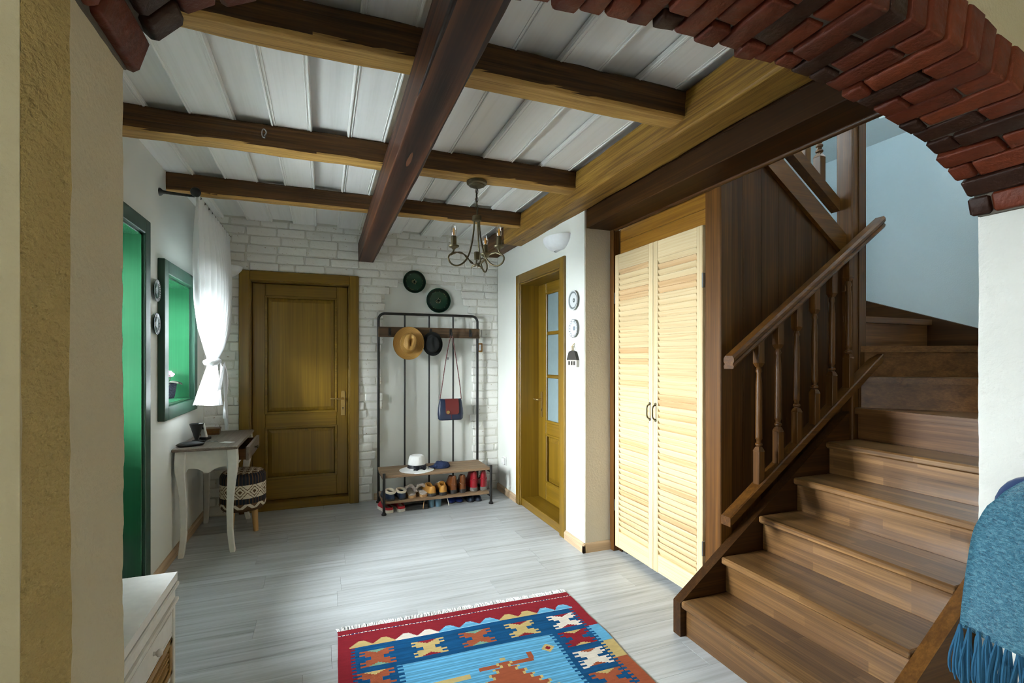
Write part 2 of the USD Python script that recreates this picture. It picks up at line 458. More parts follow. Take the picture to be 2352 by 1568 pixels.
M['white_brick'] = white_brick()
M['red_brick'] = red_brick()
M['floor'] = wood('laminate', ramp((128, 128, 126), (170, 174, 176), (190, 194, 197), (202, 207, 210)), axis='x', across=9, along=.55, rough=.36, bump=.06, distort=1.6, fine=.25, rnd=.06, spec=.45)
M['skirt'] = woods('skirting_oak', ramp((150, 124, 96), (186, 160, 130), (200, 178, 150)), across=16, rough=.5, bump=.1, rnd=.06)
M['board'] = wood('white_boards', ramp((226, 226, 222), (237, 237, 234), (241, 241, 239)), axis='y', across=8, along=.6, rough=.5, bump=.1, rnd=.03)
M['beam'] = woods('hewn_beam', ramp((34, 21, 10), (62, 40, 19), (92, 62, 30), (118, 84, 42)), across=15, along=.9, rough=.55, bump=.5, rnd=.1, dist=.006, spec=.25, knots=.7)
M['beam_gold'] = woods('gold_beam', ramp((58, 38, 16), (112, 80, 32), (152, 116, 50), (176, 142, 74)), across=15, along=.8, rough=.5, bump=.55, rnd=.05, dist=.006, spec=.25, knots=.9)
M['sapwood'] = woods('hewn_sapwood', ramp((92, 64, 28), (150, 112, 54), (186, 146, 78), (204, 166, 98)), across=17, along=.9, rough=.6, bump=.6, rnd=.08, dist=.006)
M['beam_red'] = woods('red_beam', ramp((30, 15, 8), (58, 31, 18), (96, 58, 35)), across=12, along=.8, rough=.5, bump=.4, rnd=.02, wave=.7, wscale=5.0, wcenter=(.375, 1.0, 2.345), dist=.005, spec=.25)
M['dark'] = woods('dark_wood', ramp((28, 14, 4), (54, 31, 9), (86, 54, 20)), across=16, along=.7, rough=.45, bump=.2, rnd=.12, spec=.22, knots=.7)
M['post'] = woods('stained_pine', ramp((56, 31, 9), (94, 59, 19), (128, 85, 34)), across=13, along=.6, rough=.42, bump=.18, rnd=.12, spec=.3, knots=.8)
M['rail'] = woods('rail_wood', ramp((42, 22, 5), (78, 47, 13), (114, 74, 27)), across=14, along=.7, rough=.4, bump=.18, rnd=.08, spec=.3, knots=.6)
M['gold_pine'] = woods('gold_pine', ramp((104, 66, 18), (146, 100, 30), (170, 124, 44)), across=13, along=.7, rough=.42, bump=.18, rnd=.1, spec=.3, knots=.8)
M['tread'] = woods('stair_oak', ramp((60, 39, 19), (108, 77, 43), (148, 110, 68)), across=13, along=.7, rough=.36, bump=.14, rnd=.08, spec=.38, coat=.25, staves=(.42, .043))
M['winder_shaded'] = woods('winder_oak_shaded', ramp((58, 34, 16), (92, 60, 31), (124, 86, 50)), across=13, along=.7, rough=.42, bump=.14, rnd=.08, spec=.3)  # stair oak darkened: the shade at the turn is painted into it
M['olive'] = woods('olive_door', ramp((84, 61, 9), (112, 84, 15), (134, 104, 26)), across=11, along=.35, rough=.38, bump=.06, rnd=.05, spec=.5)
M['louvre'] = woods('louvre_pine', ramp((196, 164, 120), (216, 194, 152), (222, 204, 168)), across=20, along=.8, rough=.5, bump=.08, rnd=.05, wave=.25, wscale=14.0)
M['louvre_red'] = woods('louvre_heartwood', ramp((184, 144, 102), (208, 174, 130), (216, 190, 150)), across=20, along=.8, rough=.5, bump=.08, rnd=.05, wave=.3, wscale=14.0)
M['grey_wood'] = woods('weathered_top', ramp((84, 72, 64), (116, 104, 94), (140, 128, 116)), across=15, along=.8, rough=.5, bump=.2, rnd=.08)
M['rack_wood'] = woods('rustic_oak', ramp((84, 64, 46), (134, 108, 82), (168, 142, 112)), across=15, along=.8, rough=.6, bump=.25, rnd=.08)
M['rail_rustic'] = woods('rustic_rail', ramp((44, 32, 20), (78, 58, 38), (112, 88, 62)), across=15, along=.8, rough=.6, bump=.25, rnd=.04)
M['leg_wood'] = woods('mango_leg', ramp((150, 112, 66), (186, 146, 94), (204, 166, 112)), across=20, rough=.5, bump=.1, rnd=.05)
M['slat_wood'] = woods('basket_slat', ramp((120, 88, 44), (160, 122, 68), (180, 142, 84)), across=20, rough=.5, bump=.1, rnd=.1)
M['green'] = wood('green_paint', ramp((24, 74, 46), (29, 80, 51), (34, 87, 57)), axis='z', across=16, along=.6, rough=.2, bump=.1, rnd=.02, spec=.8)
M['green_dark'] = wood('dark_green_paint', ramp((34, 62, 50), (40, 70, 57), (46, 76, 62)), axis='z', across=16, along=.6, rough=.38, bump=.1, rnd=.02)
M['white_paint'] = plain('white_paint', lin(228, 226, 220), .4)
M['white_plastic'] = plain('white_plastic', lin(232, 232, 230), .35)
M['gypsum'] = plain('white_gypsum', lin(228, 230, 232), .75)
M['iron'] = plain('black_iron', lin(34, 33, 32), .45, .3)
M['bronze'] = plain('aged_bronze', lin(92, 84, 62), .45, .75)
M['brass'] = plain('brass', lin(186, 158, 104), .28, .85)
M['steel'] = plain('steel', lin(150, 150, 150), .35, .9)
M['black'] = plain('black_leather', lin(22, 21, 22), .45)
M['cloth_white'] = plain('white_cloth', lin(236, 236, 234), .9, sheen_weight=.2)

# ================================================================== THE SETTING
XL, XR, YB, ZC = -.966, 1.726, 4.915, 2.60
YA, YF = 1.03, .775          # back and front of the arched wall
R = random.Random(7)

# floor of laminate planks (running across the room)
fl = thing('floor', kind='structure')
obj('underlay', box(-2.7, -3.0, -.06, 4.0, 5.2, -.0085, 0), M['dark_in'], fl)
y, row = 5.2, 0
while y > -.2:
    y0 = y - .192
    x = -1.1 - R.random() * 1.2
    while x < 3.8:
        x1 = x + 1.285
        a, b = max(x, -1.45), min(x1, 3.8)
        if b - a > .02:
            obj('plank', box(a + .0005, y0 + .00012, -.008, b - .0005, y - .00012, 0, .0006), M['floor'], fl, smooth=False)
        x = x1
    y = y0
obj('front_room_floor', box(-2.7, -3.0, -.008, 4.0, y0, 0, 0), M['floor'], fl)

# ceiling: wide boards with narrower boards nailed under the gaps
ce = thing('ceiling', kind='structure')
obj('backing', box(-1.1, .78, 2.66, 2.0, 5.1, 2.70, 0), M['board'], ce)
lows = [(-1.02, -.808), (-.632, -.424), (-.257, -.054), (.124, .332), (.530, .722), (.909, 1.109), (1.294, 1.507), (1.66, 1.80)]
prev = None
for (a, b) in lows:
    w = R.uniform(-.002, .002)
    parts = [box(a, .80, ZC + w, b, 5.0, ZC + .024 + w, .004)]
    for e, s in ((a, 1), (b, -1)):
        parts.append(box(e + s * .003, .80, ZC - .006 + w, e + s * .013, 5.0, ZC + .004 + w, .003))
        parts.append(box(e + s * .020, .80, ZC - .003 + w, e + s * .025, 5.0, ZC + .004 + w, .0015))
    obj('ceiling_board', cat(parts), M['board'], ce)
    if prev is not None:
        obj('ceiling_board', box(prev - .03, .80, ZC + .026, a + .03, 5.0, ZC + .046, .003), M['board'], ce)
    prev = b

# left wall with the deep openings of the garden door and the window
wl = []
TH = -1.44
DY0, DY1, DZ = 2.40, 3.375, 2.085
WY0, WY1, WZ0, WZ1 = 3.75, 4.44, 1.06, 1.915
for (ya, yb, za, zb) in ((YF, DY0, 0, 2.7), (DY0, DY1, DZ, 2.7), (DY1, WY0, 0, 2.7), (WY0, WY1, 0, WZ0), (WY0, WY1, WZ1, 2.7), (WY1, 5.2, 0, 2.7)):
    wl.append(box(TH, ya, za, XL, yb, zb, 0))
tag(obj('wall_left', cat(wl), M['wall'], smooth=False), kind='structure')


def lining(ya, yb, za, zb, mat, bottom=True):
    q = [box(TH, ya, za, XL + .004, ya + .012, zb, .001), box(TH, yb - .012, za, XL + .004, yb, zb, .001), box(TH, ya, zb - .012, XL + .004, yb, zb, .001)]
    if bottom:
        q.append(box(TH, ya, za, XL + .012, yb, za + .016, .003))
    return q


def casing(x0, x1, ya, yb, za, zb, w, bottom):
    q = [box(x0, ya - w, za - (w if bottom else 0), x1, ya, zb + w, .004), box(x0, yb, za - (w if bottom else 0), x1, yb + w, zb + w, .004), box(x0, ya, zb, x1, yb, zb + w, .004)]
    if bottom:
        q.append(box(x0, ya, za - w, x1, yb, za, .004))
    return q


def glass_mat():
    n = {'t': ('transparent_bsdf', {'color': (.96, .98, .97)}), 'g': ('glossy_bsdf', {'roughness': .02, 'color': (1, 1, 1)}), 'f': ('fresnel', {'IOR': 1.45}), 'm': ('mix_closure', {})}
    return usdkit.material(stage, '/World/Looks/pane_glass', n, [('f.fac', 'm.fac'), ('t.BSDF', 'm.closure1'), ('g.BSDF', 'm.closure2')], surface='m.closure')


M['glass'] = glass_mat()
d3 = thing('door_3', kind='structure')
for m in lining(DY0, DY1, 0, DZ, 'g', False):
    obj('reveal_board', m, M['green'], d3)
for m in casing(XL, XL + .022, DY0, DY1, 0, DZ, .085, False):
    obj('casing', m, M['green_dark'], d3)
X0 = TH + .03
for m in (box(X0, DY0 + .012, .02, X0 + .05, DY0 + .11, DZ - .012), box(X0, DY1 - .11, .02, X0 + .05, DY1 - .012, DZ - .012), box(X0, DY0 + .11, DZ - .11, X0 + .05, DY1 - .11, DZ - .012),
          box(X0, DY0 + .11, .02, X0 + .05, DY1 - .11, .12), box(X0, DY0 + .11, .92, X0 + .05, DY1 - .11, 1.03)):
    obj('door_rail', m, M['green'], d3)
obj('door_panel', box(X0 + .015, DY0 + .1, .1, X0 + .035, DY1 - .1, .94), M['green'], d3)
obj('glazing_bar', box(X0 + .008, DY0 + .11, 1.50, X0 + .042, DY1 - .11, 1.55), M['green'], d3)
obj('pane', box(X0 + .022, DY0 + .1, 1.02, X0 + .027, DY1 - .1, 1.51, 0), M['glass'], d3)
obj('pane', box(X0 + .022, DY0 + .1, 1.54, X0 + .027, DY1 - .1, DZ - .1, 0), M['glass'], d3)

w1 = thing('window_1', kind='structure')
for m in lining(WY0, WY1, WZ0, WZ1, 'g', True):
    obj('reveal_board', m, M['green'], w1)
for m in casing(XL, XL + .04, WY0, WY1, WZ0, WZ1, .085, True):
    obj('casing', m, M['green_dark'], w1)
for m in (box(X0, WY0 + .012, WZ0 + .016, X0 + .05, WY0 + .075, WZ1 - .012), box(X0, WY1 - .075, WZ0 + .016, X0 + .05, WY1 - .012, WZ1 - .012), box(X0, WY0 + .075, WZ1 - .075, X0 + .05, WY1 - .075, WZ1 - .012),
          box(X0, WY0 + .075, WZ0 + .016, X0 + .05, WY1 - .075, WZ0 + .08)):
    obj('sash', m, M['green'], w1)
obj('glazing_bar', box(X0 + .01, WY0 + .07, 1.50, X0 + .04, WY1 - .07, 1.535), M['green'], w1)
obj('pane', box(X0 + .022, WY0 + .07, WZ0 + .07, X0 + .027, WY1 - .07, WZ1 - .07, 0), M['glass'], w1)

# right wall with the door opening; its near end is the pier beside the wardrobe
RD0, RD1, RDZ = 3.44, 4.28, 2.08
PY = 3.075
wr = [box(XR, RD1, 0, 1.95, 5.2, 2.7, 0), box(XR, RD0, RDZ, 1.95, RD1, 2.7, 0), box(XR, PY, 0, 1.95, RD0, 2.7, 0), box(2.035, 3.03, 0, 3.75, 3.2, 2.7, 0), box(1.945, RD0 - .1, 0, 1.98, RD1 + .1, 2.2, 0)]
tag(obj('wall_right', cat(wr), M['wall'], smooth=False), kind='structure')
px_ = thing('wall_pier', kind='structure')
obj('pier_face', box(XR + .004, PY - .004, 0, 1.948, PY + .01, 2.296, .002), M['wall_rough'], px_)

# back wall: whitewashed bricks round the door and a smooth plaster niche
wb = thing('wall_back', kind='structure')
DO0, DO1, DOZ = -.62, .245, 2.085     # opening of the back door
obj('plaster', cat([box(-1.1, YB + .034, 0, DO0, 5.25, 2.7, 0), box(DO1, YB + .034, 0, 2.0, 5.25, 2.7, 0), box(DO0, YB + .034, DOZ, DO1, 5.25, 2.7, 0)]), M['wall'], wb)
NL = ([0, .25, .5, 1.0, 1.85, 2.0, 2.09, 2.115], [.43, .45, .50, .525, .54, .60, .67, .70])
NR = ([0, 1.70, 1.84, 1.97, 2.09, 2.115], [1.445, 1.44, 1.42, 1.35, 1.28, 1.24])
NTOP = 2.115
mort = [box(XL, YB + .007, 2.12, XR, YB + .05, 2.7, 0), box(XL, YB + .007, 0, -.68, YB + .05, 2.12, 0), box(.30, YB + .007, 0, .44, YB + .05, 2.12, 0), box(1.47, YB + .007, 0, XR, YB + .05, 2.12, 0),
        box(.44, YB + .007, .5, .50, YB + .05, 2.12, 0), box(.5, YB + .007, 1.95, .56, YB + .05, 2.12, 0), box(1.42, YB + .007, 1.9, 1.47, YB + .05, 2.12, 0), box(1.33, YB + .007, 2.03, 1.42, YB + .05, 2.12, 0)]
obj('mortar', cat(mort), M['mortar'], wb, smooth=False)


def brick(x0, x1, z0, z1, yf, seed):
    m = box(x0, yf, z0, x1, yf + .05, z1, .009)
    return jitter(jitter(m, .0065, 21, seed), .003, 55, seed + 1)


course, nb = .0795, 0
z = .004
k = 0
while z < 2.58:
    x = XL - (.125 if k % 2 else .02) - R.random() * .03
    zz0, zz1 = z + .0025, min(z + course - .0025, 2.612)
    zm = (zz0 + zz1) / 2
    nl, nr = np.interp(zm, *NL), np.interp(zm, *NR)
    while x < XR:
        L = .238 + R.uniform(-.018, .018)
        if R.random() < .08:
            L *= .55
        pieces = [(x, x + L)]
        x += L + .006
        def cut(ps, a, b):
            o = []
            for (p, q) in ps:
                if q <= a or p >= b:
                    o.append((p, q)); continue
                if p < a: o.append((p, a))
                if q > b: o.append((b, q))
            return o
        pieces = cut(pieces, -9, XL + .002); pieces = cut(pieces, XR - .002, 9)
        if zm < 2.155:
            pieces = cut(pieces, -.690, .314)
        if zm < NTOP:
            pieces = cut(pieces, nl + R.uniform(-.022, .022), nr + R.uniform(-.02, .02))
        for (p, q) in pieces:
            if q - p > .035:
                obj('brick', brick(p, q, zz0, zz1, YB + R.uniform(-.005, .005), nb), M['white_brick'], wb, smooth=50); nb += 1
    z += course; k += 1

# arched wall between the hall and the room of the camera
AX, AA, AZ, ABH = .905, 1.205, 1.862, .343
JL, JR = -.322, 2.146


def arc_pts(n=200, grow=0.0):
    t = np.linspace(PI, 0, n)
    p = np.c_[AX + AA * np.cos(t), AZ + ABH * np.sin(t)]
    d = np.gradient(p, axis=0); nrm = np.c_[-d[:, 1], d[:, 0]]; nrm /= np.linalg.norm(nrm, axis=1, keepdims=True)
    return p + nrm * grow, nrm


wa = thing('wall_arch', kind='structure')
RING = .125
outer, _ = arc_pts(120, RING - .012)
outer = outer[outer[:, 1] >= AZ]
from shapely.geometry import Polygon, box as sbox
hole = Polygon([(JL - .0248, -1), (JL - .0248, AZ - .002), (outer[0, 0], AZ - .002)] + [tuple(p) for p in outer] + [(outer[-1, 0], AZ - .002), (JR + .0248, AZ - .002), (JR + .0248, -1)]).buffer(0)
face = sbox(-2.6, 0, 3.75, 2.75).difference(hole)
geoms = [g for g in getattr(face, 'geoms', [face])]
obj('plaster', cat([prism(g, YA - YF - .008, 'xz', YF + .004) for g in geoms]), M['wall_cream'], wa, smooth=False)
# reveals of the jambs with their uneven, splayed near corner
def jamb(x, s, h, prof):
    rows = []
    for zi in np.linspace(0, h, 180):
        r = []
        for (dx, yy) in prof:
            o = (meshkit.noise(np.array([yy * 9, zi * 5.0, x]), 3) - .5) * .006 + (meshkit.noise(np.array([yy * 60, zi * 45.0, x]), 5) - .5) * .003
            r.append((x + s * (-dx + .004 + o), yy, zi))
        rows.append(r)
    return fix(grid(np.array(rows)))
JP = [(.022, YA), (.003, YA), (0, YA - .01)] + [(0, q) for q in np.linspace(YA - .03, .842, 8)] + [(.001, .836)]
CP = [(.001, .836)] + [(.0290 * (i / 6) ** .9, .836 - .057 * i / 6) for i in range(1, 7)]
for (x, s) in ((JL, 1), (JR, -1)):
    obj('jamb_plaster', jamb(x, s, AZ + .01, JP), M['wall_jamb_shaded' if s > 0 else 'wall_pier'], wa, smooth=40)
    obj('corner_plaster', jamb(x, s, AZ + .01, CP), M['wall_warm_shade'], wa, smooth=40)
# mortar bed behind the bricks
mi, _ = arc_pts(160, .014); mo, _ = arc_pts(160, RING)
obj('mortar', prism([tuple(p) for p in mi] + [tuple(p) for p in mo[::-1]], YA - YF - .012, 'xz', YF + .004), M['grey_mortar'], wa, smooth=False)
fine, nrm = arc_pts(4000)
s = np.r_[0, np.cumsum(np.linalg.norm(np.diff(fine, axis=0), axis=1))]
pitch = s[-1] / round(s[-1] / .0685); nrow = int(round(s[-1] / pitch))


def voussoir(i, ya, yb, seed, rr):
    s0, s1 = i * pitch + .0014, (i + 1) * pitch - .0014
    c = []
    inn, out = rr.uniform(-.008, .006), RING + rr.uniform(-.012, .012)
    P = {}
    for k, sv in enumerate((s0, s1)):
        j = np.searchsorted(s, np.clip(sv, 0, s[-1] - 1e-6))
        P[k] = (fine[j], nrm[j])
    ax_t = (P[1][0] - P[0][0]); w = np.linalg.norm(ax_t); ax_t /= w
    nn = P[0][1] + P[1][1]; nn /= np.linalg.norm(nn); mid = (P[0][0] + P[1][0]) / 2
    v, f = box(-w / 2, ya, inn, w / 2, yb, out, .0085)
    flare = 1 + (v[:, 2] / .125) * .06
    q = mid + (v[:, :1] * flare[:, None]) * ax_t + v[:, 2:] * nn
    m = fix((np.c_[q[:, 0], v[:, 1], q[:, 1]], f))
    return jitter(m, .0055, 19, seed)


rr = random.Random(11)
for i in range(nrow):
    j = .066 if i % 2 else .178
    fr, bk = YF - .014 + rr.uniform(-.006, .006), YA + .008 + rr.uniform(-.008, .008)
    sp = (bk - j) + rr.uniform(-.012, .012)
    obj('brick', voussoir(i, fr, sp - .0025, 100 + i, rr), M['red_brick'], wa, smooth=55)
    obj('brick', voussoir(i, sp + .0025, bk, 300 + i, rr), M['red_brick'], wa, smooth=55)

# stairwell: outer walls and the sloping roof with a skylight
SX, SY = 3.75, 2.95
st_w = [box(SX, YA - .3, -.01, SX + .12, SY + .3, 2.98, 0)]
tag(obj('wall_stairwell', cat(st_w), M['blue_wall'], smooth=False), kind='structure')
tag(obj('wall_stair_back', box(2.03, SY, 0, SX, SY + .12, 5.2, 0), M['blue_wall'], smooth=False), kind='structure')
tag(obj('wall_stair_front', cat([box(1.95, YA - .25, 2.70, SX + .1, YA, 5.2, 0)]), M['blue_wall'], smooth=False), kind='structure')
tag(obj('wall_landing', cat([box(1.735, .7, 2.62, 1.955, 3.08, 2.80, 0), box(1.70, .7, 2.80, 1.735, 3.1, 5.2, 0)]), M['blue_wall'], smooth=False), kind='structure')
# roof slope from (SX, 2.92) upwards to the left at 45 degrees, opening from y 1.15 to 2.28
RS = []
def slope(s0, s1, y0, y1):
    a = lambda q: (SX - q, 2.93 + q * .95)
    p, q = a(s0), a(s1)
    return prism([(p[0] + .1, p[1] - .0), (p[0] + .12, p[1] + .12), (q[0] + .12, q[1] + .12), (q[0], q[1]), (p[0], p[1])], y1 - y0, 'xz', y0)
for a in ((0, .12, .8, 3.1), (.50, 2.05, .8, 3.1), (.12, .50, .8, 1.75), (.12, .50, 2.30, 3.1)):
    RS.append(fix(slope(*a)))
tag(obj('ceiling_stairwell', cat(RS), M['blue_wall'], smooth=False), kind='structure')
w2 = thing('window_2', kind='structure')
def onslope(q, up):
    return (SX - q + up * .69, 2.93 + q * .95 + up * .725)
for (q0, q1, y0, y1) in ((.12, .17, 1.75, 2.30), (.45, .50, 1.75, 2.30), (.17, .45, 1.75, 1.80), (.17, .45, 2.25, 2.30)):
    P4 = [onslope(q0, .10), onslope(q1, .10), onslope(q1, .16), onslope(q0, .16)]
    obj('sash', fix(prism(P4, y1 - y0, 'xz', y0)), M['white_paint'], w2)
obj('pane', fix(prism([onslope(.16, .12), onslope(.46, .12), onslope(.46, .125), onslope(.16, .125)], .47, 'xz', 1.79)), M['glass'], w2)

# the room where the camera stands: plain shell with one window on its left
fw = [box(-2.7, -3.0, 0, -2.58, -1.95, 2.7, 0), box(-2.7, -1.05, 0, -2.58, YF + .2, 2.7, 0), box(-2.7, -1.95, 0, -2.58, -1.05, .95, 0), box(-2.7, -1.95, 2.15, -2.58, -1.05, 2.7, 0),
      box(-2.7, -3.1, 0, 4.0, -3.0, 2.7, 0), box(3.9, -3.0, 0, 4.0, 1.1, 2.7, 0)]
tag(obj('wall_front_room', cat(fw), M['wall_cream'], smooth=False), kind='structure')
tag(obj('ceiling_front_room', box(-2.7, -3.1, 2.7, 4.0, .80, 2.8, 0), M['wall'], smooth=False), kind='structure')
w3 = thing('window_3', kind='structure')
for m in (box(-2.69, -1.95, .95, -2.62, -1.89, 2.15), box(-2.69, -1.11, .95, -2.62, -1.05, 2.15), box(-2.69, -1.89, .95, -2.62, -1.11, 1.01), box(-2.69, -1.89, 2.09, -2.62, -1.11, 2.15), box(-2.68, -1.52, 1.01, -2.63, -1.48, 2.09)):
    obj('sash', m, M['white_paint'], w3)
obj('pane', box(-2.66, -1.9, 1.0, -2.655, -1.1, 2.1, 0), M['glass'], w3)
# roof deck above the hall so that no sky falls in from above
tag(obj('ceiling_deck', cat([box(-1.5, .7, 2.74, 1.74, 5.3, 2.80, 0)]), M['dark_in'], smooth=False), kind='structure')

tag(obj('ceiling_porch', cat([box(-2.35, .6, 2.32, -1.44, 5.3, 2.42, 0)]), M['white_paint'], smooth=False), kind='structure')
# skirting boards
sk = thing('baseboard_left', kind='structure')
for (a, b) in ((YA + .01, DY0 - .087), (DY1 + .087, YB - .01)):
    obj('skirting_board', prism([(XL, 0), (XL + .018, 0), (XL + .018, .045), (XL + .008, .062), (XL, .062)], b - a, 'xz', a), M['skirt']['y'], sk)
sk = thing('baseboard_right', kind='structure')
for (a, b) in ((PY - .016, 3.357), (4.366, YB - .006)):
    obj('skirting_board', prism([(XR - .018, 0), (XR, 0), (XR, .066), (XR - .008, .066), (XR - .018, .05)], b - a, 'xz', a), M['skirt']['y'], sk)
sk = thing('baseboard_pier', kind='structure')
obj('skirting_board', fix(prism([(PY - .016, 0), (PY, 0), (PY, .066), (PY - .008, .066), (PY - .016, .05)], 1.932 - XR + .018, 'yz', XR - .018)), M['skirt']['x'], sk)
sk = thing('baseboard_back', kind='structure')
obj('skirting_board', box(.46, YB + .018, 0, 1.40, YB + .036, .066, .003), M['skirt']['x'], sk)

# ---- door 1: two-panel door in the back wall
def panel(x0, z0, x1, z1, y, raise_=.010, fieldw=.05):
    """moulded raised field facing -y"""
    P = [(x0, z0, x1, z1, y + .012), (x0 + .014, z0 + .014, x1 - .014, z1 - .014, y + .016), (x0 + .02, z0 + .02, x1 - .02, z1 - .02, y + .012), (x0 + fieldw, z0 + fieldw, x1 - fieldw, z1 - fieldw, y + .002), (x0 + fieldw + .004, z0 + fieldw + .004, x1 - fieldw - .004, z1 - fieldw - .004, y)]
    rings = [[(a, d, b), (c, d, b), (c, d, e), (a, d, e)] for a, b, c, e, d in P]
    v = np.array(rings).reshape(-1, 3); f = []
    for i in range(len(P) - 1):
        for j in range(4):
            k = (j + 1) % 4
            f.append([i * 4 + j, i * 4 + k, i * 4 + 4 + k, i * 4 + 4 + j])
    n = 4 * (len(P) - 1); f.append([n, n + 1, n + 2, n + 3])
    return v, tri((v, np.array(f)))[1]


def moulding(x0, z0, x1, z1, y, w=.018, d=.010):
    q = []
    for a, b in (((x0, z0), (x1, z0)), ((x1, z0), (x1, z1)), ((x1, z1), (x0, z1)), ((x0, z1), (x0, z0))):
        q.append(bar((a[0], y, a[1]), (b[0], y, b[1]), d if a[1] != b[1] else w, w if a[1] != b[1] else d, .004, up=(0, 1, 0)) if False else box(min(a[0], b[0]) - w / 2, y - d, min(a[1], b[1]) - w / 2, max(a[0], b[0]) + w / 2, y + d, max(a[1], b[1]) + w / 2, .005))
    return cat(q)


def lever(mirror=1, lock=True):
    """lever handle on a long plate; plate centre at origin, facing -y, lever towards -x"""
    pl = cat([prism([(-.018, -.115), (.018, -.115), (.018, .10), (.012, .118), (-.012, .118), (-.018, .10)], -.006, 'xz', 0)])
    lv = tube([(0, 0, .045), (0, -.03, .045), (0, -.045, .045), (-.012, -.05, .045), (-.05, -.05, .046), (-.115, -.05, .050)], [.009, .009, .009, .0085, .0075, .006], 10)
    kh = cat([lathe([(0, 0), (.006, 0), (.006, .002), (0, .002)], 10, 'y', (0, -.009, -.045)), box(-.002, -.009, -.062, .002, -.0062, -.045, 0)])
    return fix(pl), lv, kh


d1 = thing('door_1', kind='structure')
OL, OR, OT = -.692, .316, 2.153
YD = YB + .085
for (a, z0, b, z1) in ((OL, 0, OL + .082, OT), (OR - .082, 0, OR, OT), (OL + .082, OT - .082, OR - .082, OT)):
    obj('architrave', box(a, YB - .018, z0, b, YB + .03, z1, .005), M['olive']['z' if b - a < .2 else 'x'], d1)
for (a, z0, b, z1) in ((OL + .072, .0, OL + .092, OT - .082), (OR - .092, 0, OR - .072, OT - .082), (OL + .08, OT - .094, OR - .08, OT - .074)):
    obj('lining_bead', box(a, YB - .004, z0, b, YB + .10, z1, .004), M['olive']['z' if b - a < .2 else 'x'], d1)
obj('threshold', box(OL + .08, YB + .004, 0, OR - .08, YB + .11, .07, .004), M['olive']['x'], d1)
LX0, LX1, LZ0, LZ1 = OL + .094, OR - .094, .075, OT - .098
xs = (LX0, LX0 + .105, LX1 - .10, LX1); zs = (LZ0, .265, .74, .865, 1.945, LZ1)
obj('stile', box(xs[0], YD, LZ0, xs[1], YD + .04, LZ1, .004), M['olive']['z'], d1)
obj('stile', box(xs[2], YD, LZ0, xs[3], YD + .04, LZ1, .004), M['olive']['z'], d1)
for a, b in ((0, 1), (2, 3), (4, 5)):
    obj('rail', box(xs[1], YD, zs[a], xs[2], YD + .04, zs[b], .004), M['olive']['x'], d1)
for a, b in ((1, 2), (3, 4)):
    obj('panel', panel(xs[1], zs[a], xs[2], zs[b], YD + .004), M['olive']['z'], d1, smooth=False)
    obj('panel_moulding', cat([box(xs[1] - .004, YD - .006, zs[a] - .004, xs[1] + .018, YD + .012, zs[b] + .004, .006), box(xs[2] - .018, YD - .006, zs[a] - .004, xs[2] + .004, YD + .012, zs[b] + .004, .006),
                               box(xs[1] - .004, YD - .0055, zs[a] - .004, xs[2] + .004, YD + .012, zs[a] + .018, .006), box(xs[1] - .004, YD - .0055, zs[b] - .018, xs[2] + .004, YD + .012, zs[b] + .004, .006)]), M['olive']['x'], d1)
pl, lv, kh = lever()
hp = (LX1 - .045, YD - .002, .945)
hd = obj('door_handle', mv(pl, hp), M['brass'], d1, label='aged brass lever handle on a long plate')
obj('lever', mv(lv, hp), M['brass'], hd, smooth=50); obj('keyhole', mv(kh, hp), M['black'], hd)
obj('backing', box(OL, YD + .04, 0, OR, YD + .07, 2.2, 0), M['dark_in'], d1)

# ---- door 2: half-glazed door set deep in the right wall
d2 = thing('door_2', kind='structure')
def Xface(m):
    """built facing -y along x; turned to face -x: local x -> -y"""
    v, f = tri(m)
    return np.c_[v[:, 1], -v[:, 0], v[:, 2]], f
ya, yb = 3.359, 4.364
for (a, z0, b, z1) in ((ya, 0, ya + .082, 2.155), (yb - .082, 0, yb, 2.155), (ya + .082, 2.073, yb - .082, 2.155)):
    obj('architrave', box(XR - .018, a, z0, XR + .02, b, z1, .005), M['olive']['z' if b - a < .2 else 'y'], d2)
for (a, z0, b, z1) in ((ya + .074, 0, ya + .09, 2.075), (yb - .09, 0, yb - .074, 2.075), (ya + .08, 2.06, yb - .08, 2.08)):
    obj('lining', box(XR - .004, a, z0, 1.92, b, z1, .004), M['olive']['z' if b - a < .2 else 'y'], d2)
obj('threshold', box(XR + .006, ya + .08, 0, 1.94, yb - .08, .07, .004), M['olive']['y'], d2)
LXD = 1.905
sy = (ya + .09, ya + .215, 4.105, yb - .09); zs = (.075, .245, .675, .80, 1.965, 2.06)
for a, b in ((0, 1), (2, 3)):
    obj('stile', box(LXD, sy[a], zs[0], LXD + .04, sy[b], zs[5], .004), M['olive']['z'], d2)
for a, b in ((0, 1), (2, 3), (4, 5)):
    obj('rail', box(LXD, sy[1], zs[a], LXD + .04, sy[2], zs[b], .004), M['olive']['y'], d2)
obj('panel', fix(Xface(mv(panel(-sy[2], zs[1], -sy[1], zs[2], 0), (0, LXD + .004, 0)))), M['olive']['z'], d2, smooth=False)
for zc in (1.21, 1.60):
    obj('glazing_bar', box(LXD - .002, sy[1], zc - .016, LXD + .03, sy[2], zc + .016, .005), M['olive']['y'], d2)
ym = (sy[1] + sy[2]) / 2
obj('glazing_bar', box(LXD - .001, ym - .016, zs[3], LXD + .03, ym + .016, zs[4], .005), M['olive']['z'], d2)
M['frosted'] = plain('frosted_glass', lin(120, 138, 142), .28)
for (z0, z1) in ((zs[3], 1.195), (1.225, 1.585), (1.615, zs[4])):
    for (a, b) in ((sy[1], ym - .014), (ym + .014, sy[2])):
        obj('pane', box(LXD + .012, a, z0, LXD + .018, b, z1, 0), M['frosted'], d2)
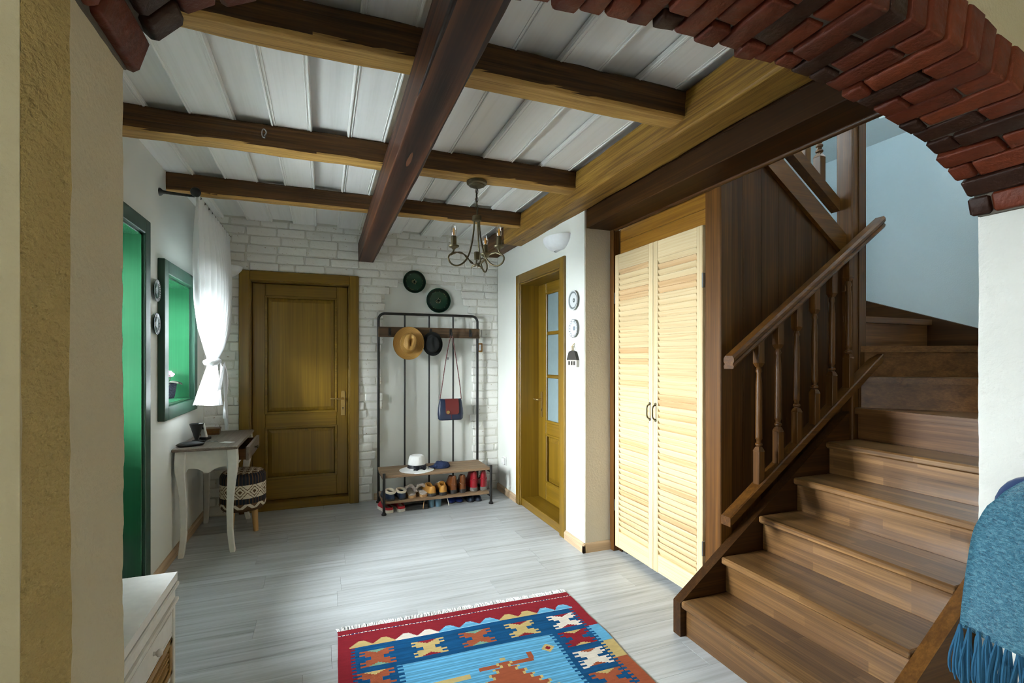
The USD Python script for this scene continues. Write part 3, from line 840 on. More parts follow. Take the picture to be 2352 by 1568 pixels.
for (a, b) in ((sy[2] - .018, sy[2] + .004), (sy[1] - .004, sy[1] + .018)):
    obj('panel_moulding', cat([box(LXD - .007, a, zs[3] - .004, LXD + .012, b, zs[4] + .004, .006), box(LXD - .007, a, zs[1] - .004, LXD + .012, b, zs[2] + .004, .006)]), M['olive']['z'], d2)
for zc in (zs[1], zs[2], zs[3], zs[4]):
    obj('panel_moulding', box(LXD - .007, sy[1], zc - .012, LXD + .012, sy[2], zc + .012, .006), M['olive']['y'], d2)
def toX(m, p):
    v, f = tri(m)
    return fix((np.c_[v[:, 1] + p[0], -v[:, 0] + p[1], v[:, 2] + p[2]], f))
hp = (LXD - .002, 4.19, .945)
hd = obj('door_handle', toX(pl, hp), M['brass'], d2, label='aged brass lever handle on a long plate')
obj('lever', toX(lv, hp), M['brass'], hd, smooth=50); obj('keyhole', toX(kh, hp), M['black'], hd)

# ================================================================== TIMBERS OF THE HALL
def beam(label, p0, p1, w, h, mat, seed, amp=.006, extra=None, name='ceiling_beam', rnd=.02, under=None):
    t = thing(name, label, 'beam')
    m = rough_beam(p0, p1, w, h, amp, seed, round_=rnd)
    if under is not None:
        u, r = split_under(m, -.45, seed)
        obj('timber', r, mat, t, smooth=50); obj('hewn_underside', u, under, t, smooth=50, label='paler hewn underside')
    else:
        obj('timber', m, mat, t, smooth=50)
    return t


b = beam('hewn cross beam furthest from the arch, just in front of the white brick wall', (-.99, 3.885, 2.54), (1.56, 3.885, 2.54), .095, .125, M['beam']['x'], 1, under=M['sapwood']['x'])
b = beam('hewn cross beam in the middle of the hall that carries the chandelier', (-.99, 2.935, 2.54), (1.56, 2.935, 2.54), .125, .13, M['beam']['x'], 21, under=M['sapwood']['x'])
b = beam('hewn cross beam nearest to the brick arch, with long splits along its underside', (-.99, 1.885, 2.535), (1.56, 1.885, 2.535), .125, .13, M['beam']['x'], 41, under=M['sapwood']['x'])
beam('reddish brown beam running lengthwise under the middle of the ceiling, strong grain', (.383, .79, 2.385), (.383, YB + .02, 2.385), .142, .178, M['beam_red']['y'], 61, .003, name='lengthwise_beam', rnd=.007)
t = beam('golden old beam along the right wall, above the wall lamp and the wardrobe', (1.641, .79, 2.508), (1.641, 4.26, 2.508), .184, .178, M['beam_gold']['y'], 81, .006, name='wall_beam', rnd=.012)
obj('timber', rough_beam((1.640, 4.262, 2.512), (1.640, YB + .02, 2.512), .176, .16, .004, 95), M['beam']['y'], t, smooth=50, label='darker end piece joined to the beam')
t = thing('header_beam', 'very dark board-faced beam over the wardrobe and stairs with a rounded moulding', 'beam')
obj('timber', box(1.738, .79, 2.292, 1.953, 3.072, 2.42, .004), M['dark']['y'], t)
obj('packing_board', box(1.742, .79, 2.42, 1.953, 3.072, 2.62, .002), M['dark']['y'], t)
obj('moulding', tube([(1.948, y, 2.290) for y in np.linspace(.80, 3.06, 20)], .0135, 10), M['rail']['y'], t, smooth=60)
t = thing('screw_hook', 'small twisted hook screwed into the middle cross beam, left of the lengthwise beam', 'hook')
obj('wire', tube(spline([(-.28, 2.872, 2.535), (-.28, 2.85, 2.535), (-.275, 2.84, 2.545), (-.285, 2.835, 2.555), (-.295, 2.84, 2.54), (-.28, 2.842, 2.515)], 20), .0035, 6), M['steel'], t)

# ================================================================== STAIRS
NX, DX, RZ = 1.640, .2515, .1805
Y0, Y1 = 1.095, 1.968
st = thing('staircase', 'dark oak closed staircase rising to the right and turning left at winders', 'staircase')
TT = .036
for i in range(5):
    x = NX + DX * i; z = RZ * (i + 1)
    obj('tread', box(x, Y0 + .002, z - TT, x + DX + .050, Y1, z, .008), M['tread']['y'], st, smooth=40)
    obj('riser', box(x + .034, Y0 + .002, z - RZ, x + .052, Y1, z - TT + .002, .001), M['tread']['y'], st)
PV = np.array([2.925, 2.0])
W_ = [np.array(p) for p in ((2.895, 1.06), (3.56, 1.06), (3.70, 1.52), (3.70, 2.02), (3.70, 2.62), (3.30, 2.94))]
for k in range(5):
    z = RZ * (6 + k)
    a = np.array([2.898, 1.972]) if k == 0 else PV
    b0, b1 = W_[k], W_[k + 1]
    poly = [tuple(a), tuple(b0)] + ([(3.735, 1.06)] if k == 1 else []) + [tuple(b1), tuple(PV + (b1 - PV) * .03)]
    d = (b1 - PV) / np.linalg.norm(b1 - PV); nn = np.array([-d[1], d[0]])
    # extend under the next riser
    poly = [tuple(a), tuple(b0)] + ([(3.735, 1.06)] if k == 1 else []) + [tuple(np.minimum(b1 + nn * .05, (3.74, 2.945))), tuple(PV + nn * .05)]
    from shapely.geometry import Polygon as _P
    g = _P(poly).convex_hull
    wm = M['winder_shaded']['y' if k == 0 else 'x']
    obj('tread', prism(g, TT, 'xy', z - TT), wm, st)
    d0 = (b0 - a) / np.linalg.norm(b0 - a); n0 = np.array([-d0[1], d0[0]])
    if n0[0] * 1 + n0[1] * .3 < 0 and k < 3:
        n0 = -n0
    q0, q1 = a + n0 * .034 + d0 * .0, b0 + n0 * .034
    obj('riser', bar((q0[0], q0[1], z - RZ / 2 - TT / 2), (q1[0], q1[1], z - RZ / 2 - TT / 2), .016, RZ - TT + .002, .001), M['winder_shaded']['y' if k < 2 else 'x'], st)


def stringer(y0, y1, x1):
    f = lambda x: .165 + .745 * (x - 1.643)
    poly = [(1.643, 0), (1.643, .165), (x1, f(x1)), (x1, f(x1) - .36), (1.643 + .33, 0)]
    return fix(prism(poly, y1 - y0, 'xz', y0))


obj('stringer', stringer(1.972, 2.024, 2.85), M['dark']['x'], st, label='dark stringer on the far side of the steps')
obj('stringer', stringer(1.042, 1.092, 2.95), M['post']['x'], st, label='stringer on the side of the arch, worn on top')
obj('wall_string', fix(prism([(1.05, 1.25), (1.05, 1.29), (1.45, 1.44), (1.80, 1.558), (2.47, 1.80), (2.94, 1.99), (2.94, 1.60), (2.3, 1.35), (1.6, 1.05)], .03, 'yz', SX - .032)), M['dark']['y'], st)

nw = thing('newel_post', 'tall square dark newel post at the turn of the stairs', 'post')
obj('post', box(2.895, 1.985, 0, 3.018, 2.083, 3.4, .006), M['rail']['z'], nw)
obj('trim_strip', box(2.945, 1.979, 1.0, 2.962, 1.986, 3.4, .002), M['rail']['z'], nw)

ba = thing('stair_balustrade', 'turned dark balustrade with grooved handrail along the stairs, against the boarded panel', 'balustrade')
hz = lambda x: 1.352 + .716 * (x - 1.93)
bz = lambda x: .566 + .716 * (x - 1.93)
def rail_section(f, x0, x1, prof, yc):
    """profile (dy, dz) swept along the slope"""
    return loft([[(x, yc + a, f(x) + c) for a, c in prof] for x in (x0, x1)])
HP = [(-.030, -.030), (-.034, -.018), (-.026, -.006), (-.034, .006), (-.034, .022), (-.024, .036), (.024, .036), (.034, .022), (.034, .006), (.026, -.006), (.034, -.018), (.030, -.030)]
BP = [(-.032, -.022), (-.032, .018), (-.026, .024), (.026, .024), (.032, .018), (.032, -.022)]
obj('handrail', rail_section(hz, 1.925, 3.075, HP, 1.948), M['rail']['x'], ba, smooth=25)
obj('bottom_rail', rail_section(bz, 1.905, 3.06, BP, 1.948), M['rail']['x'], ba, smooth=25)


def baluster(x, y, zb, zt, r=1.0):
    """square blocks at both ends and a turned shaft between"""
    H = zt - zb; q = .0205 * r
    zl, zu = zb + .165, zt - .125
    parts = [box(x - q, y - q, zb - .03, x + q, y + q, zl - .015, .003), hull([(x + a * q, y + c * q, zl - .016) for a in (-1, 1) for c in (-1, 1)] + [(x + .012 * a, y + .012 * c, zl + .006) for a in (-1, 1) for c in (-1, 1)]),
             box(x - q, y - q, zu + .012, x + q, y + q, zt + .035, .003), hull([(x + a * q, y + c * q, zu + .014) for a in (-1, 1) for c in (-1, 1)] + [(x + .011 * a, y + .011 * c, zu - .008) for a in (-1, 1) for c in (-1, 1)])]
    L = zu - zl
    pr = [(0, 0), (.012, .0), (.012, .01), (.018, .016), (.018, .024), (.012, .030), (.012, .042), (.017, .048), (.017, .058), (.012, .064), (.0125, .082), (.018, .09), (.018, .10), (.012, .108), (.0115, .13), (.016, .137), (.016, .145), (.011, .152)]
    up = [(.0185, .24), (.0195, .30), (.018, .40), (.0135, L - .14), (.011, L - .075), (.016, L - .068), (.016, L - .058), (.0105, L - .05), (.0105, L - .032), (.0155, L - .025), (.0155, L - .015), (.011, L - .008), (.011, L), (0, L)]
    if L < .45:
        up = [(.016, L - .1), (.011, L - .04), (.016, L - .03), (.011, L - .01), (0, L)]; pr = pr[:9]
    parts.append(lathe([(a * r, c) for a, c in pr + up], 14, at=(x, y, zl)))
    return cat(parts)


for k in range(6):
    x = 2.128 + .136 * k
    obj('baluster', baluster(x, 1.948, bz(x) + .03, hz(x) - .035), M['rail']['z'], ba, smooth=40)

# panelling beside the stairs and the flight above it
pn = thing('stair_panelling', 'dark vertical boarding behind the stair balustrade with a wide sloping string', 'panelling')
PYF = 2.046
for k in range(7):
    a = 1.992 + .13 * k; c = min(a + .13, 2.894)
    if c - a < .02:
        continue
    top = lambda x: min(2.60, 2.50 - .735 * (x - 2.24))
    g = [(a + .001, .0), (a + .001, top(a)), (c - .001, top(c)), (c - .001, 0)]
    m = prism(g, .018, 'xz', PYF)
    obj('panel_board', fix(m), M['dark']['z'], pn)
    obj('groove_strip', box(c - .004, PYF + .008, 0, c + .004, PYF + .03, max(top(c) - .02, .2), 0), M['dark_in'], pn)
upz = lambda x: 2.455 - .735 * (x - 2.24)
obj('sloping_string', fix(prism([(2.12, upz(2.12)), (2.895, upz(2.895)), (2.895, upz(2.895) + .135), (2.12, upz(2.12) + .135)], .05, 'xz', 2.022)), M['rail']['x'], pn)
for x in (1.995,):
    obj('corner_post', box(1.952, 2.0285, 0, 2.03, 2.046, 2.62, .003), M['rail']['z'], pn)
# upper balustrade
ub = thing('upper_balustrade', 'slanted rail with two turned balusters of the upper flight, seen below the dark header', 'balustrade')
uz = lambda x: 2.585 - .735 * (x - 2.44) + .045
obj('bottom_rail', fix(prism([(2.2, uz(2.2) - .04), (2.895, uz(2.895) - .04), (2.895, uz(2.895) + .035), (2.2, uz(2.2) + .035)], .055, 'xz', 2.060)), M['rail']['x'], ub)
for x in (2.635, 2.757):
    obj('baluster', baluster(x, 2.087, uz(x) + .02, uz(x) + .80, 1.15), M['rail']['z'], ub, smooth=40)
obj('handrail', rail_section(lambda x: uz(x) + .85, 2.2, 2.895, HP, 2.087), M['rail']['x'], ub, smooth=25)

# ================================================================== WARDROBE UNDER THE STAIRS
WX = 1.952
wd = thing('built_in_wardrobe', 'built-in wardrobe under the stairs with two tall pale louvred pine doors', 'wardrobe')
obj('post', box(1.930, 3.022, 0, 2.0, 3.070, 2.292, .004), M['post']['z'], wd, label='narrow stained post beside the pier')
obj('post', box(1.950, 2.030, 0, 2.03, 2.142, 2.292, .004), M['post']['z'], wd, label='wide stained post beside the stairs')
obj('inner_post', box(1.975, 2.985, 0, 2.02, 3.025, 2.29, .003), M['dark']['z'], wd)
for (a, c) in ((2.107, 2.198), (2.199, 2.292)):
    obj('top_board', box(1.972, 2.143, a, 1.99, 2.998, c, .003), M['gold_pine']['y'], wd)
obj('back_panel', box(2.12, 2.06, 0, 2.13, 3.05, 2.3, 0), M['dark_in'], wd)
rl = random.Random(5)
for (y0, y1, lab) in ((2.149, 2.581, 'right louvred door, beside the stairs'), (2.585, 3.014, 'left louvred door, beside the pier')):
    dr = obj('door', cat([box(WX - .014, y0, .042, WX + .014, y0 + .045, 2.103, .003), box(WX - .014, y1 - .045, .042, WX + .014, y1, 2.103, .003)]), M['louvre']['z'], wd, label=lab)
    for (z0, z1) in ((.043, .155), (.955, 1.0), (1.99, 2.102)):
        if z0 == .955:
            continue
        obj('rail', box(WX - .012, y0 + .045, z0, WX + .012, y1 - .045, z1, .002), M['louvre']['y'], dr)
    n = 50; zz = np.linspace(.158, 1.988, n + 1)
    for i in range(n):
        zc = (zz[i] + zz[i + 1]) / 2
        v, f = box(-.0045, y0 + .046, -.0255, .0045, y1 - .046, .0255, .002)
        m = mv((v, f), (WX - .0015, 0, zc), ry=-28)
        red = rl.random() < .16
        obj('slat', m, M['louvre_red' if red else 'louvre']['y'], dr)
    yh = y1 - .027 if y0 < 2.3 else y0 + .027
    pull = cat([tube(spline([(WX - .014, yh, .99), (WX - .034, yh, 1.0), (WX - .038, yh, 1.035), (WX - .034, yh, 1.07), (WX - .014, yh, 1.08)], 16), .0045, 8), lathe([(0, 0), (.010, .001), (.008, .004), (0, .005)], 12, 'x', (WX - .018, yh, 1.085)), lathe([(0, 0), (.010, .001), (.008, .004), (0, .005)], 12, 'x', (WX - .018, yh, .985))])
    obj('handle', pull, M['bronze'], dr, smooth=50)
    yq = y0 - .002 if y0 < 2.3 else y1 + .002
    for zc in (.33, 1.80):
        obj('hinge', box(WX - .017, yq - .005, zc - .04, WX + .0, yq + .005, zc + .04, .002), M['steel'], dr)
obj('foot_bracket', cat([box(1.985, 2.94, .0, 2.03, 3.0, .012, .002), box(1.995, 2.95, .01, 2.005, 2.99, .04, .001)]), M['steel'], wd)

# ================================================================== COAT STAND WITH BENCH
cr = thing('coat_stand', 'black metal coat stand with rustic wooden rail, bench and shoe shelf in the niche', 'coat stand')
ux0, ux1, uy = .492, 1.474, 4.842
pth = [(ux0, uy, .03)] + [(ux0, uy, 1.742)] + [(ux0 + .06 - .06 * math.cos(a), uy, 1.742 + .06 * math.sin(a)) for a in np.linspace(.15, PI / 2, 8)]
pth += [(ux1 - .06 + .06 * math.sin(a), uy, 1.742 + .06 * math.cos(a)) for a in np.linspace(0, PI / 2 - .15, 8)] + [(ux1, uy, 1.742), (ux1, uy, .03)]
obj('back_frame', tube(pth, .0125, 10), M['iron'], cr, smooth=50)
for x in (.739, .977, 1.220):
    obj('upright_bar', tube([(x, uy, .09), (x, uy, 1.79)], .0085, 8), M['iron'], cr, smooth=50)
obj('rail', box(.485, 4.803, 1.576, 1.487, 4.827, 1.674, .003), M['rail_rustic']['x'], cr)
obj('rail_label', box(.584, 4.801, 1.583, .586, 4.804, 1.67, 0), M['black'], cr)
for x in (.592, .788, .985, 1.184, 1.386):
    obj('hook', cat([box(x - .012, 4.797, 1.588, x + .012, 4.803, 1.662, .001), tube(spline([(x, 4.797, 1.61), (x, 4.765, 1.592), (x, 4.752, 1.60), (x, 4.75, 1.622)], 12), .006, 8), lathe([(0, -.009), (.007, -.006), (.009, 0), (.007, .006), (0, .009)], 10, at=(x, 4.75, 1.622))]), M['iron'], cr, smooth=40)
for k in range(4):
    a = 4.437 + k * .098
    obj('seat_board', box(.484, a, .318, 1.474, a + .097, .341, .002), M['rack_wood']['x'], cr)
    if k < 3:
        obj('shelf_board', box(.49, 4.445 + k * .13, .089, 1.47, 4.445 + k * .13 + .129, .111, .002), M['rack_wood']['x'], cr)
for x in (.497, 1.483):
    lg = obj('leg', tube([(x, 4.43, .022), (x, 4.43, .365)], .0125, 10), M['iron'], cr, smooth=50)
    obj('foot', lathe([(0, 0), (.021, 0), (.022, .012), (.014, .02), (.013, .03), (0, .03)], 14, at=(x, 4.43, 0)), M['iron'], lg)
for x in (ux0, ux1):
    obj('foot', lathe([(0, 0), (.021, 0), (.022, .012), (.014, .02), (.013, .034), (0, .034)], 14, at=(x, uy, 0)), M['iron'], cr)
    for z in (.304, .077):
        obj('side_brace', tube([(x + (.006 if x < 1 else -.0), 4.43, z), (x, uy, z)], .0085, 8), M['iron'], cr)

# hats and bag
def polar_hat(fn, nr=26, na=56, R=.145):
    """height field over a disc, facing +z; thickness closed underneath"""
    rs = np.linspace(0, 1, nr) ** .9
    top, bot = [], []
    for r in rs:
        ring = []
        for a in np.arange(na) * 2 * PI / na:
            ring.append(fn(r, a))
        top.append(ring)
    P = np.array(top)
    v, f = grid(P, closed_v=True)
    v2 = v - [0, 0, .006]
    n = len(v); e = (nr - 1) * na
    s = [[e + j, e + (j + 1) % na, e + j + n] for j in range(na)] + [[e + (j + 1) % na, e + (j + 1) % na + n, e + j + n] for j in range(na)]
    return fix((np.vstack([v, v2]), np.vstack([f, f[:, ::-1] + n, np.array(s)])))


def hat_shape(Rx, Ry, cr_, ch, dent, curl):
    def fn(r, a):
        x, y = Rx * r * math.cos(a), Ry * r * math.sin(a)
        c = cr_ * (1 + .16 * math.cos(2 * a) * -1)
        q = math.hypot(x, y)
        t = np.clip((q - c) / .014, 0, 1); t = t * t * (3 - 2 * t)
        top = ch - .25 * (q / c) ** 2 * ch * .35
        if dent:
            top -= dent * math.exp(-((x - .006) / .016) ** 2 - ((y - .006) / .046) ** 2)
            top -= .4 * dent * (math.exp(-((x - .05) / .02) ** 2 - ((y + .03) / .03) ** 2) + math.exp(-((x + .05) / .02) ** 2 - ((y + .03) / .03) ** 2))
        brim = curl * max(0, r - .6) ** 2 * (1 if abs(math.sin(a)) < 10 else 0) + .004 * math.sin(2 * a)
        return (x, y, top * (1 - t) + brim * t)
    return fn


def hang(m, p, tilt=78, spin=0):
    """turn a hat made facing +z so that its crown looks at -y"""
    return mv(mv(m, rz=spin), p, rx=tilt)


n = {'geo': ('geometry', {}), 'w': ('wave_texture', {'wave_type': 'rings', 'rings_direction': 'y', 'scale': 62.0, 'distortion': 1.5, 'detail': 2.0}), 'mp': ('mapping', {'location': (-.755, -4.72, -1.512)}),
     'r': ('rgb_ramp', {'ramp': [(0, lin(140, 103, 46)), (1, lin(176, 134, 66))]}), 'b': ('bump', {'strength': .25, 'distance': .0015}), 'p': ('principled_bsdf', {'roughness': .6})}
M['straw'] = usdkit.material(stage, '/World/Looks/straw', n, [('geo.position', 'mp.vector'), ('mp.vector', 'w.vector'), ('w.fac', 'r.fac'), ('r.color', 'p.base_color'), ('w.fac', 'b.height'), ('b.normal', 'p.normal')], surface='p.BSDF')
t = thing('straw_hat', 'tan straw fedora hanging on the rail of the coat stand', 'hat', loc=(0, 0, 0))
obj('hat_body', hang(polar_hat(hat_shape(.146, .158, .070, .115, .062, .12)), (.757, 4.728, 1.515), 84, -8), M['straw'], t, smooth=60)
t = thing('black_hat', 'black felt hat hanging beside the straw hat', 'hat')
M['felt'] = plain('black_felt', lin(15, 17, 17), .95)
obj('hat_body', hang(polar_hat(hat_shape(.098, .116, .062, .085, .02, .10)), (.988, 4.742, 1.512), 88, 5), M['felt'], t, smooth=60)

t = thing('white_hat', 'white hat with a black ribbon bow standing on the bench', 'hat', loc=(.810, 4.585, .342))
def wh(r, a):
    q = r * .158
    prof = np.interp(q, [0, .030, .052, .066, .074, .080, .086, .12, .158], [.122, .124, .136, .130, .10, .05, .022, .012, .002])
    return (q * math.cos(a) * 1.0, q * math.sin(a) * .98, prof)
obj('hat_body', polar_hat(wh, 34), M['cloth_white'], t, smooth=60)
M['ribbon'] = plain('black_ribbon', lin(26, 30, 38), .5)
obj('ribbon', fix(grid(np.array([[(r * math.cos(a), r * math.sin(a) * .98, z) for a in np.arange(40) * 2 * PI / 40] for r, z in ((.0868, .022), (.0855, .03), (.0815, .052), (.079, .054))]), closed_v=True)), M['ribbon'], t, smooth=60)
def loop(s):
    P = []
    for i in np.linspace(0, 1, 9):
        row = []
        for j in np.linspace(-1, 1, 7):
            row.append((s * (.008 + .052 * i) - .0, -.092 - .010 * math.sin(i * PI) - .006 * math.cos(j * 6), .036 + j * (.008 + .024 * i) - .010 * i * (1 if s < 0 else .2)))
        P.append(row)
    return thick(np.array(P), .004)
obj('bow', mv(cat([loop(-1), loop(1), box(-.009, -.102, .026, .009, -.088, .046, .004)]), rz=8), M['ribbon'], t, smooth=60)

t = thing('navy_cap', 'crumpled dark navy blue cap lying on the bench', 'cap', loc=(1.045, 4.60, .342))
M['navy'] = plain('navy_cloth', lin(28, 42, 76), .9)
ci = trimesh.creation.icosphere(4, 1.0); v = np.array(ci.vertices)
v = v * [.078, .062, .050] ; v[:, 2] = np.where(v[:, 2] < -.012, -.012, v[:, 2]) + .0125
d = meshkit.fbm(v * 26 + 3, 3, 4) - .5
v = v * (1 + .55 * d[:, None] * np.clip(v[:, 2:] / .02, 0, 1)); v[:, 2] = np.maximum(v[:, 2], 0)
obj('crown', (v, np.array(ci.faces)), M['navy'], t, smooth=60)
P = np.array([[(-.055 - .075 * i * math.cos(a), .055 * math.sin(a) * (1 - .25 * i), .012 + .016 * (1 - i) * math.cos(a)) for a in np.linspace(-1.3, 1.3, 11)] for i in np.linspace(0, 1, 6)])
obj('peak', thick(P, .005), M['navy'], t, smooth=60)

t = thing('handbag', 'navy handbag with a dark red flap hanging by its long strap on the coat stand', 'handbag')
bx, by, bzb = 1.166, 4.735, .770
M['navy_leather'] = plain('navy_leather', lin(30, 40, 62), .4)
M['red_leather'] = plain('oxblood_leather', lin(96, 32, 30), .5)
rings = []
for z, hw, d in ((0, .108, .030), (.015, .122, .040), (.06, .126, .044), (.12, .122, .036), (.17, .112, .024), (.196, .106, .012)):
    rings.append([(bx + hw * np.sign(math.cos(a)) * abs(math.cos(a)) ** .45, by + d * np.sign(math.sin(a)) * abs(math.sin(a)) ** .6, bzb + z + (.014 * abs(math.cos(a)) ** 2 if z > .15 else 0)) for a in np.arange(36) * 2 * PI / 36])
obj('bag_body', loft(rings), M['navy_leather'], t, smooth=50)
P = []
for i, (y, z) in enumerate(((by + .012, .198), (by - .004, .207), (by - .022, .200), (by - .038, .165), (by - .046, .12), (by - .049, .075), (by - .048, .058))):
    w = .066 if i < 6 else .050
    P.append([(bx + .008 + w * j, y, bzb + z - (.02 if i >= 5 and j > -.4 and False else 0)) for j in np.linspace(-1, 1, 7)])
obj('flap', thick(np.array(P), .004), M['red_leather'], t, smooth=50)
obj('toggle', lathe([(0, 0), (.016, .001), (.018, .005), (.012, .009), (0, .009)], 16, 'y', (bx - .036, by - .060, bzb + .082)), M['brass'], t)
obj('seam', box(bx - .002, by - .0455, bzb + .01, bx + .002, by - .043, bzb + .058, 0), M['red_leather'], t)
for pts in ([(bx - .106, by, bzb + .20), (bx - .07, by + .002, bzb + .42), (bx - .03, by + .01, bzb + .66), (1.178, 4.756, 1.600)], [(bx + .110, by, bzb + .20), (bx + .085, by + .002, bzb + .42), (bx + .05, by + .012, bzb + .66), (1.190, 4.756, 1.600)]):
    q = spline(pts, 16); P = np.array([[tuple(a + np.array([0, s * .005, 0]) + np.array([s * .004, 0, 0])) for s in (-1, 0, 1)] for a in q])
    obj('strap', thick(P, .004), M['red_leather'], t, smooth=50)
obj('buckle', box(1.136, 4.742, 1.36, 1.152, 4.752, 1.385, .002), M['steel'], t)

# ------------------------------------------------------------------ shoes
import manifold3d as m3


def man(m):
    v, f = fix(m)
    return m3.Manifold(m3.Mesh(np.ascontiguousarray(v, np.float32), np.ascontiguousarray(f, np.uint32)))


TS = np.array([0, .04, .12, .25, .4, .55, .7, .82, .91, .97, 1.0])
HW = np.array([.012, .026, .033, .034, .032, .036, .043, .043, .034, .022, .006])


def shoe(L=.27, W=1.0, hh=(.07, .07, .068, .062, .06, .058, .05, .042, .036, .03, .02), open_to=.45, sole=.014, heel=.0, flip=1):
    """heel at the origin, toe towards +y; returns sole, upper, lining"""
    def outline(k, n=1):
        pts = []
        t = np.linspace(0, 1, 33)
        hw = np.interp(t, TS, HW) * W + k
        bend = .012 * np.sin(t * PI) * flip
        l = [(bend[i] - hw[i], L * t[i] + (k * -1 if i == 0 else 0)) for i in range(33)]
        r = [(bend[i] + hw[i], L * t[i]) for i in range(32, -1, -1)]
        return l + r
    z0 = heel
    so = fix(prism(outline(.003), sole, 'xy', 0 if not heel else 0))
    if heel:
        v, f = so; lift = heel * np.clip((.42 - v[:, 1] / L) / .42, 0, 1); v[:, 2] += lift * 1.0; so = (v, f)
        hb = fix(prism([p for p in outline(.002) if p[1] < L * .26], heel + .004, 'xy', 0)); so = cat([so, hb])
    rings = []
    for t in np.linspace(0.0, 1, 24):
        w = np.interp(t, TS, HW) * W; h = np.interp(t, TS, hh); lift = heel * max(0, (.42 - t) / .42); bnd = .012 * math.sin(t * PI) * flip
        ring = []
        for a in np.linspace(0, 2 * PI, 22, endpoint=False):
            x = math.cos(a); z = math.sin(a)
            bx_ = 1 - min(1, max(0, (t - (open_to or 0)) / .15))
            ex, ez = .75 - .25 * bx_, .7 - .2 * bx_
            if z >= 0:
                q = (bnd + w * np.sign(x) * abs(x) ** ex * (1 - (.25 - .12 * bx_) * z), L * t, sole + lift + h * abs(z) ** ez)
            else:
                q = (bnd + w * np.sign(x) * abs(x) ** .5, L * t, sole + lift - .002)
            ring.append(q)
        rings.append(ring)
    up = loft(rings)
    lining = None
    if open_to:
        pts, n = [], 20
        t = np.linspace(.03, open_to, n); hw = np.interp(t, TS, HW) * W * .72 - .003
        bnd = .012 * np.sin(t * PI) * flip
        poly = [(bnd[i] - hw[i], L * t[i]) for i in range(n)] + [(bnd[i] + hw[i], L * t[i]) for i in range(n - 1, -1, -1)]
        cut = fix(prism(poly, .4, 'xy', sole + heel * .8 + .008))
        try:
            up = tri(man(up) - man(cut))
        except Exception:
            pass
        lining = fix(prism(poly, .004, 'xy', sole + heel * .8 + .006))
    return so, up, lining


def lace_set(y0, y1, z0, z1, n=4, w=.018):
    q = []
    for i in range(n):
        s = i / (n - 1); y = y0 + (y1 - y0) * s; z = z0 + (z1 - z0) * s
        q.append(tube(spline([(-w, y, z - .004), (0, y, z + .004), (w, y + .006, z - .004)], 8), .0025, 6))
    return cat(q)


def place_shoe(name, label, group, loc, rz, mats, laces=None, bow=None, **k):
    t = thing(name, label, 'shoe', group, loc=loc, rz=rz)
    so, up, ln = shoe(**k)
    obj('sole', so, mats[0], t, smooth=40); obj('upper', up, mats[1], t, smooth=50)
    if ln is not None:
        obj('lining', ln, mats[2], t)
    if laces is not None:
        obj('laces', laces, mats[3], t, smooth=50)
    return t


M['tan'] = plain('tan_leather', lin(182, 130, 60), .3)
M['brown_leather'] = plain('brown_leather', lin(104, 58, 26), .28)
M['red_boot'] = plain('red_boot_leather', lin(138, 22, 34), .32)
M['dark_sole'] = plain('dark_sole', lin(48, 46, 46), .6)
M['grey_sole'] = plain('grey_sole', lin(112, 108, 102), .7)
M['white_sole'] = plain('white_sole', lin(226, 222, 208), .6)
M['cork'] = plain('cork_sole', lin(186, 146, 100), .7)
M['fur'] = plain('grey_fur', lin(188, 176, 166), 1.0, sheen_weight=.5)
M['fleece'] = plain('cream_fleece', lin(226, 214, 190), 1.0, sheen_weight=.4)
M['blue_satin'] = plain('blue_satin', lin(36, 62, 150), .25)
M['blue_grey'] = plain('blue_grey_suede', lin(96, 130, 148), .8)
M['dark_blue'] = plain('dark_blue_leather', lin(38, 54, 78), .35)
M['canvas_red'] = plain('red_canvas', lin(170, 36, 48), .8)
SH, FLZ = .1115, .0005
FRONT = 'shoes in pairs on the shelf and floor of the coat stand'
# navy slippers with cream collar (two)
for k, (x, rz, wo) in enumerate(((.572, 6, 'left'), (.664, 4, 'right'))):
    t = place_shoe('slipper', 'navy slipper with a cream fleece collar, %s one of its pair' % wo, 'navy slippers', (x, 4.462, SH), rz + 3, (M['dark_sole'], M['dark_blue'], M['fleece'], M['fleece']), W=1.0, L=.25,
                   hh=(.045, .05, .05, .05, .055, .055, .05, .042, .034, .026, .016), flip=1 if k else -1)
    a = np.linspace(0, 2 * PI, 29)
    obj('collar', tube([(.036 * math.cos(q), .062 + .058 * math.sin(q), .070 + .004 * math.sin(q)) for q in a], .0125, 8, False), M['fleece'], t, smooth=60)
    obj('beading', tube([(.028 * math.cos(q), .112 + .022 * math.sin(q), .070 + .008 * math.sin(q)) for q in np.linspace(.1, PI - .1, 24)], [.004 + .0018 * (i % 2) for i in range(24)], 6), M['black'], t)
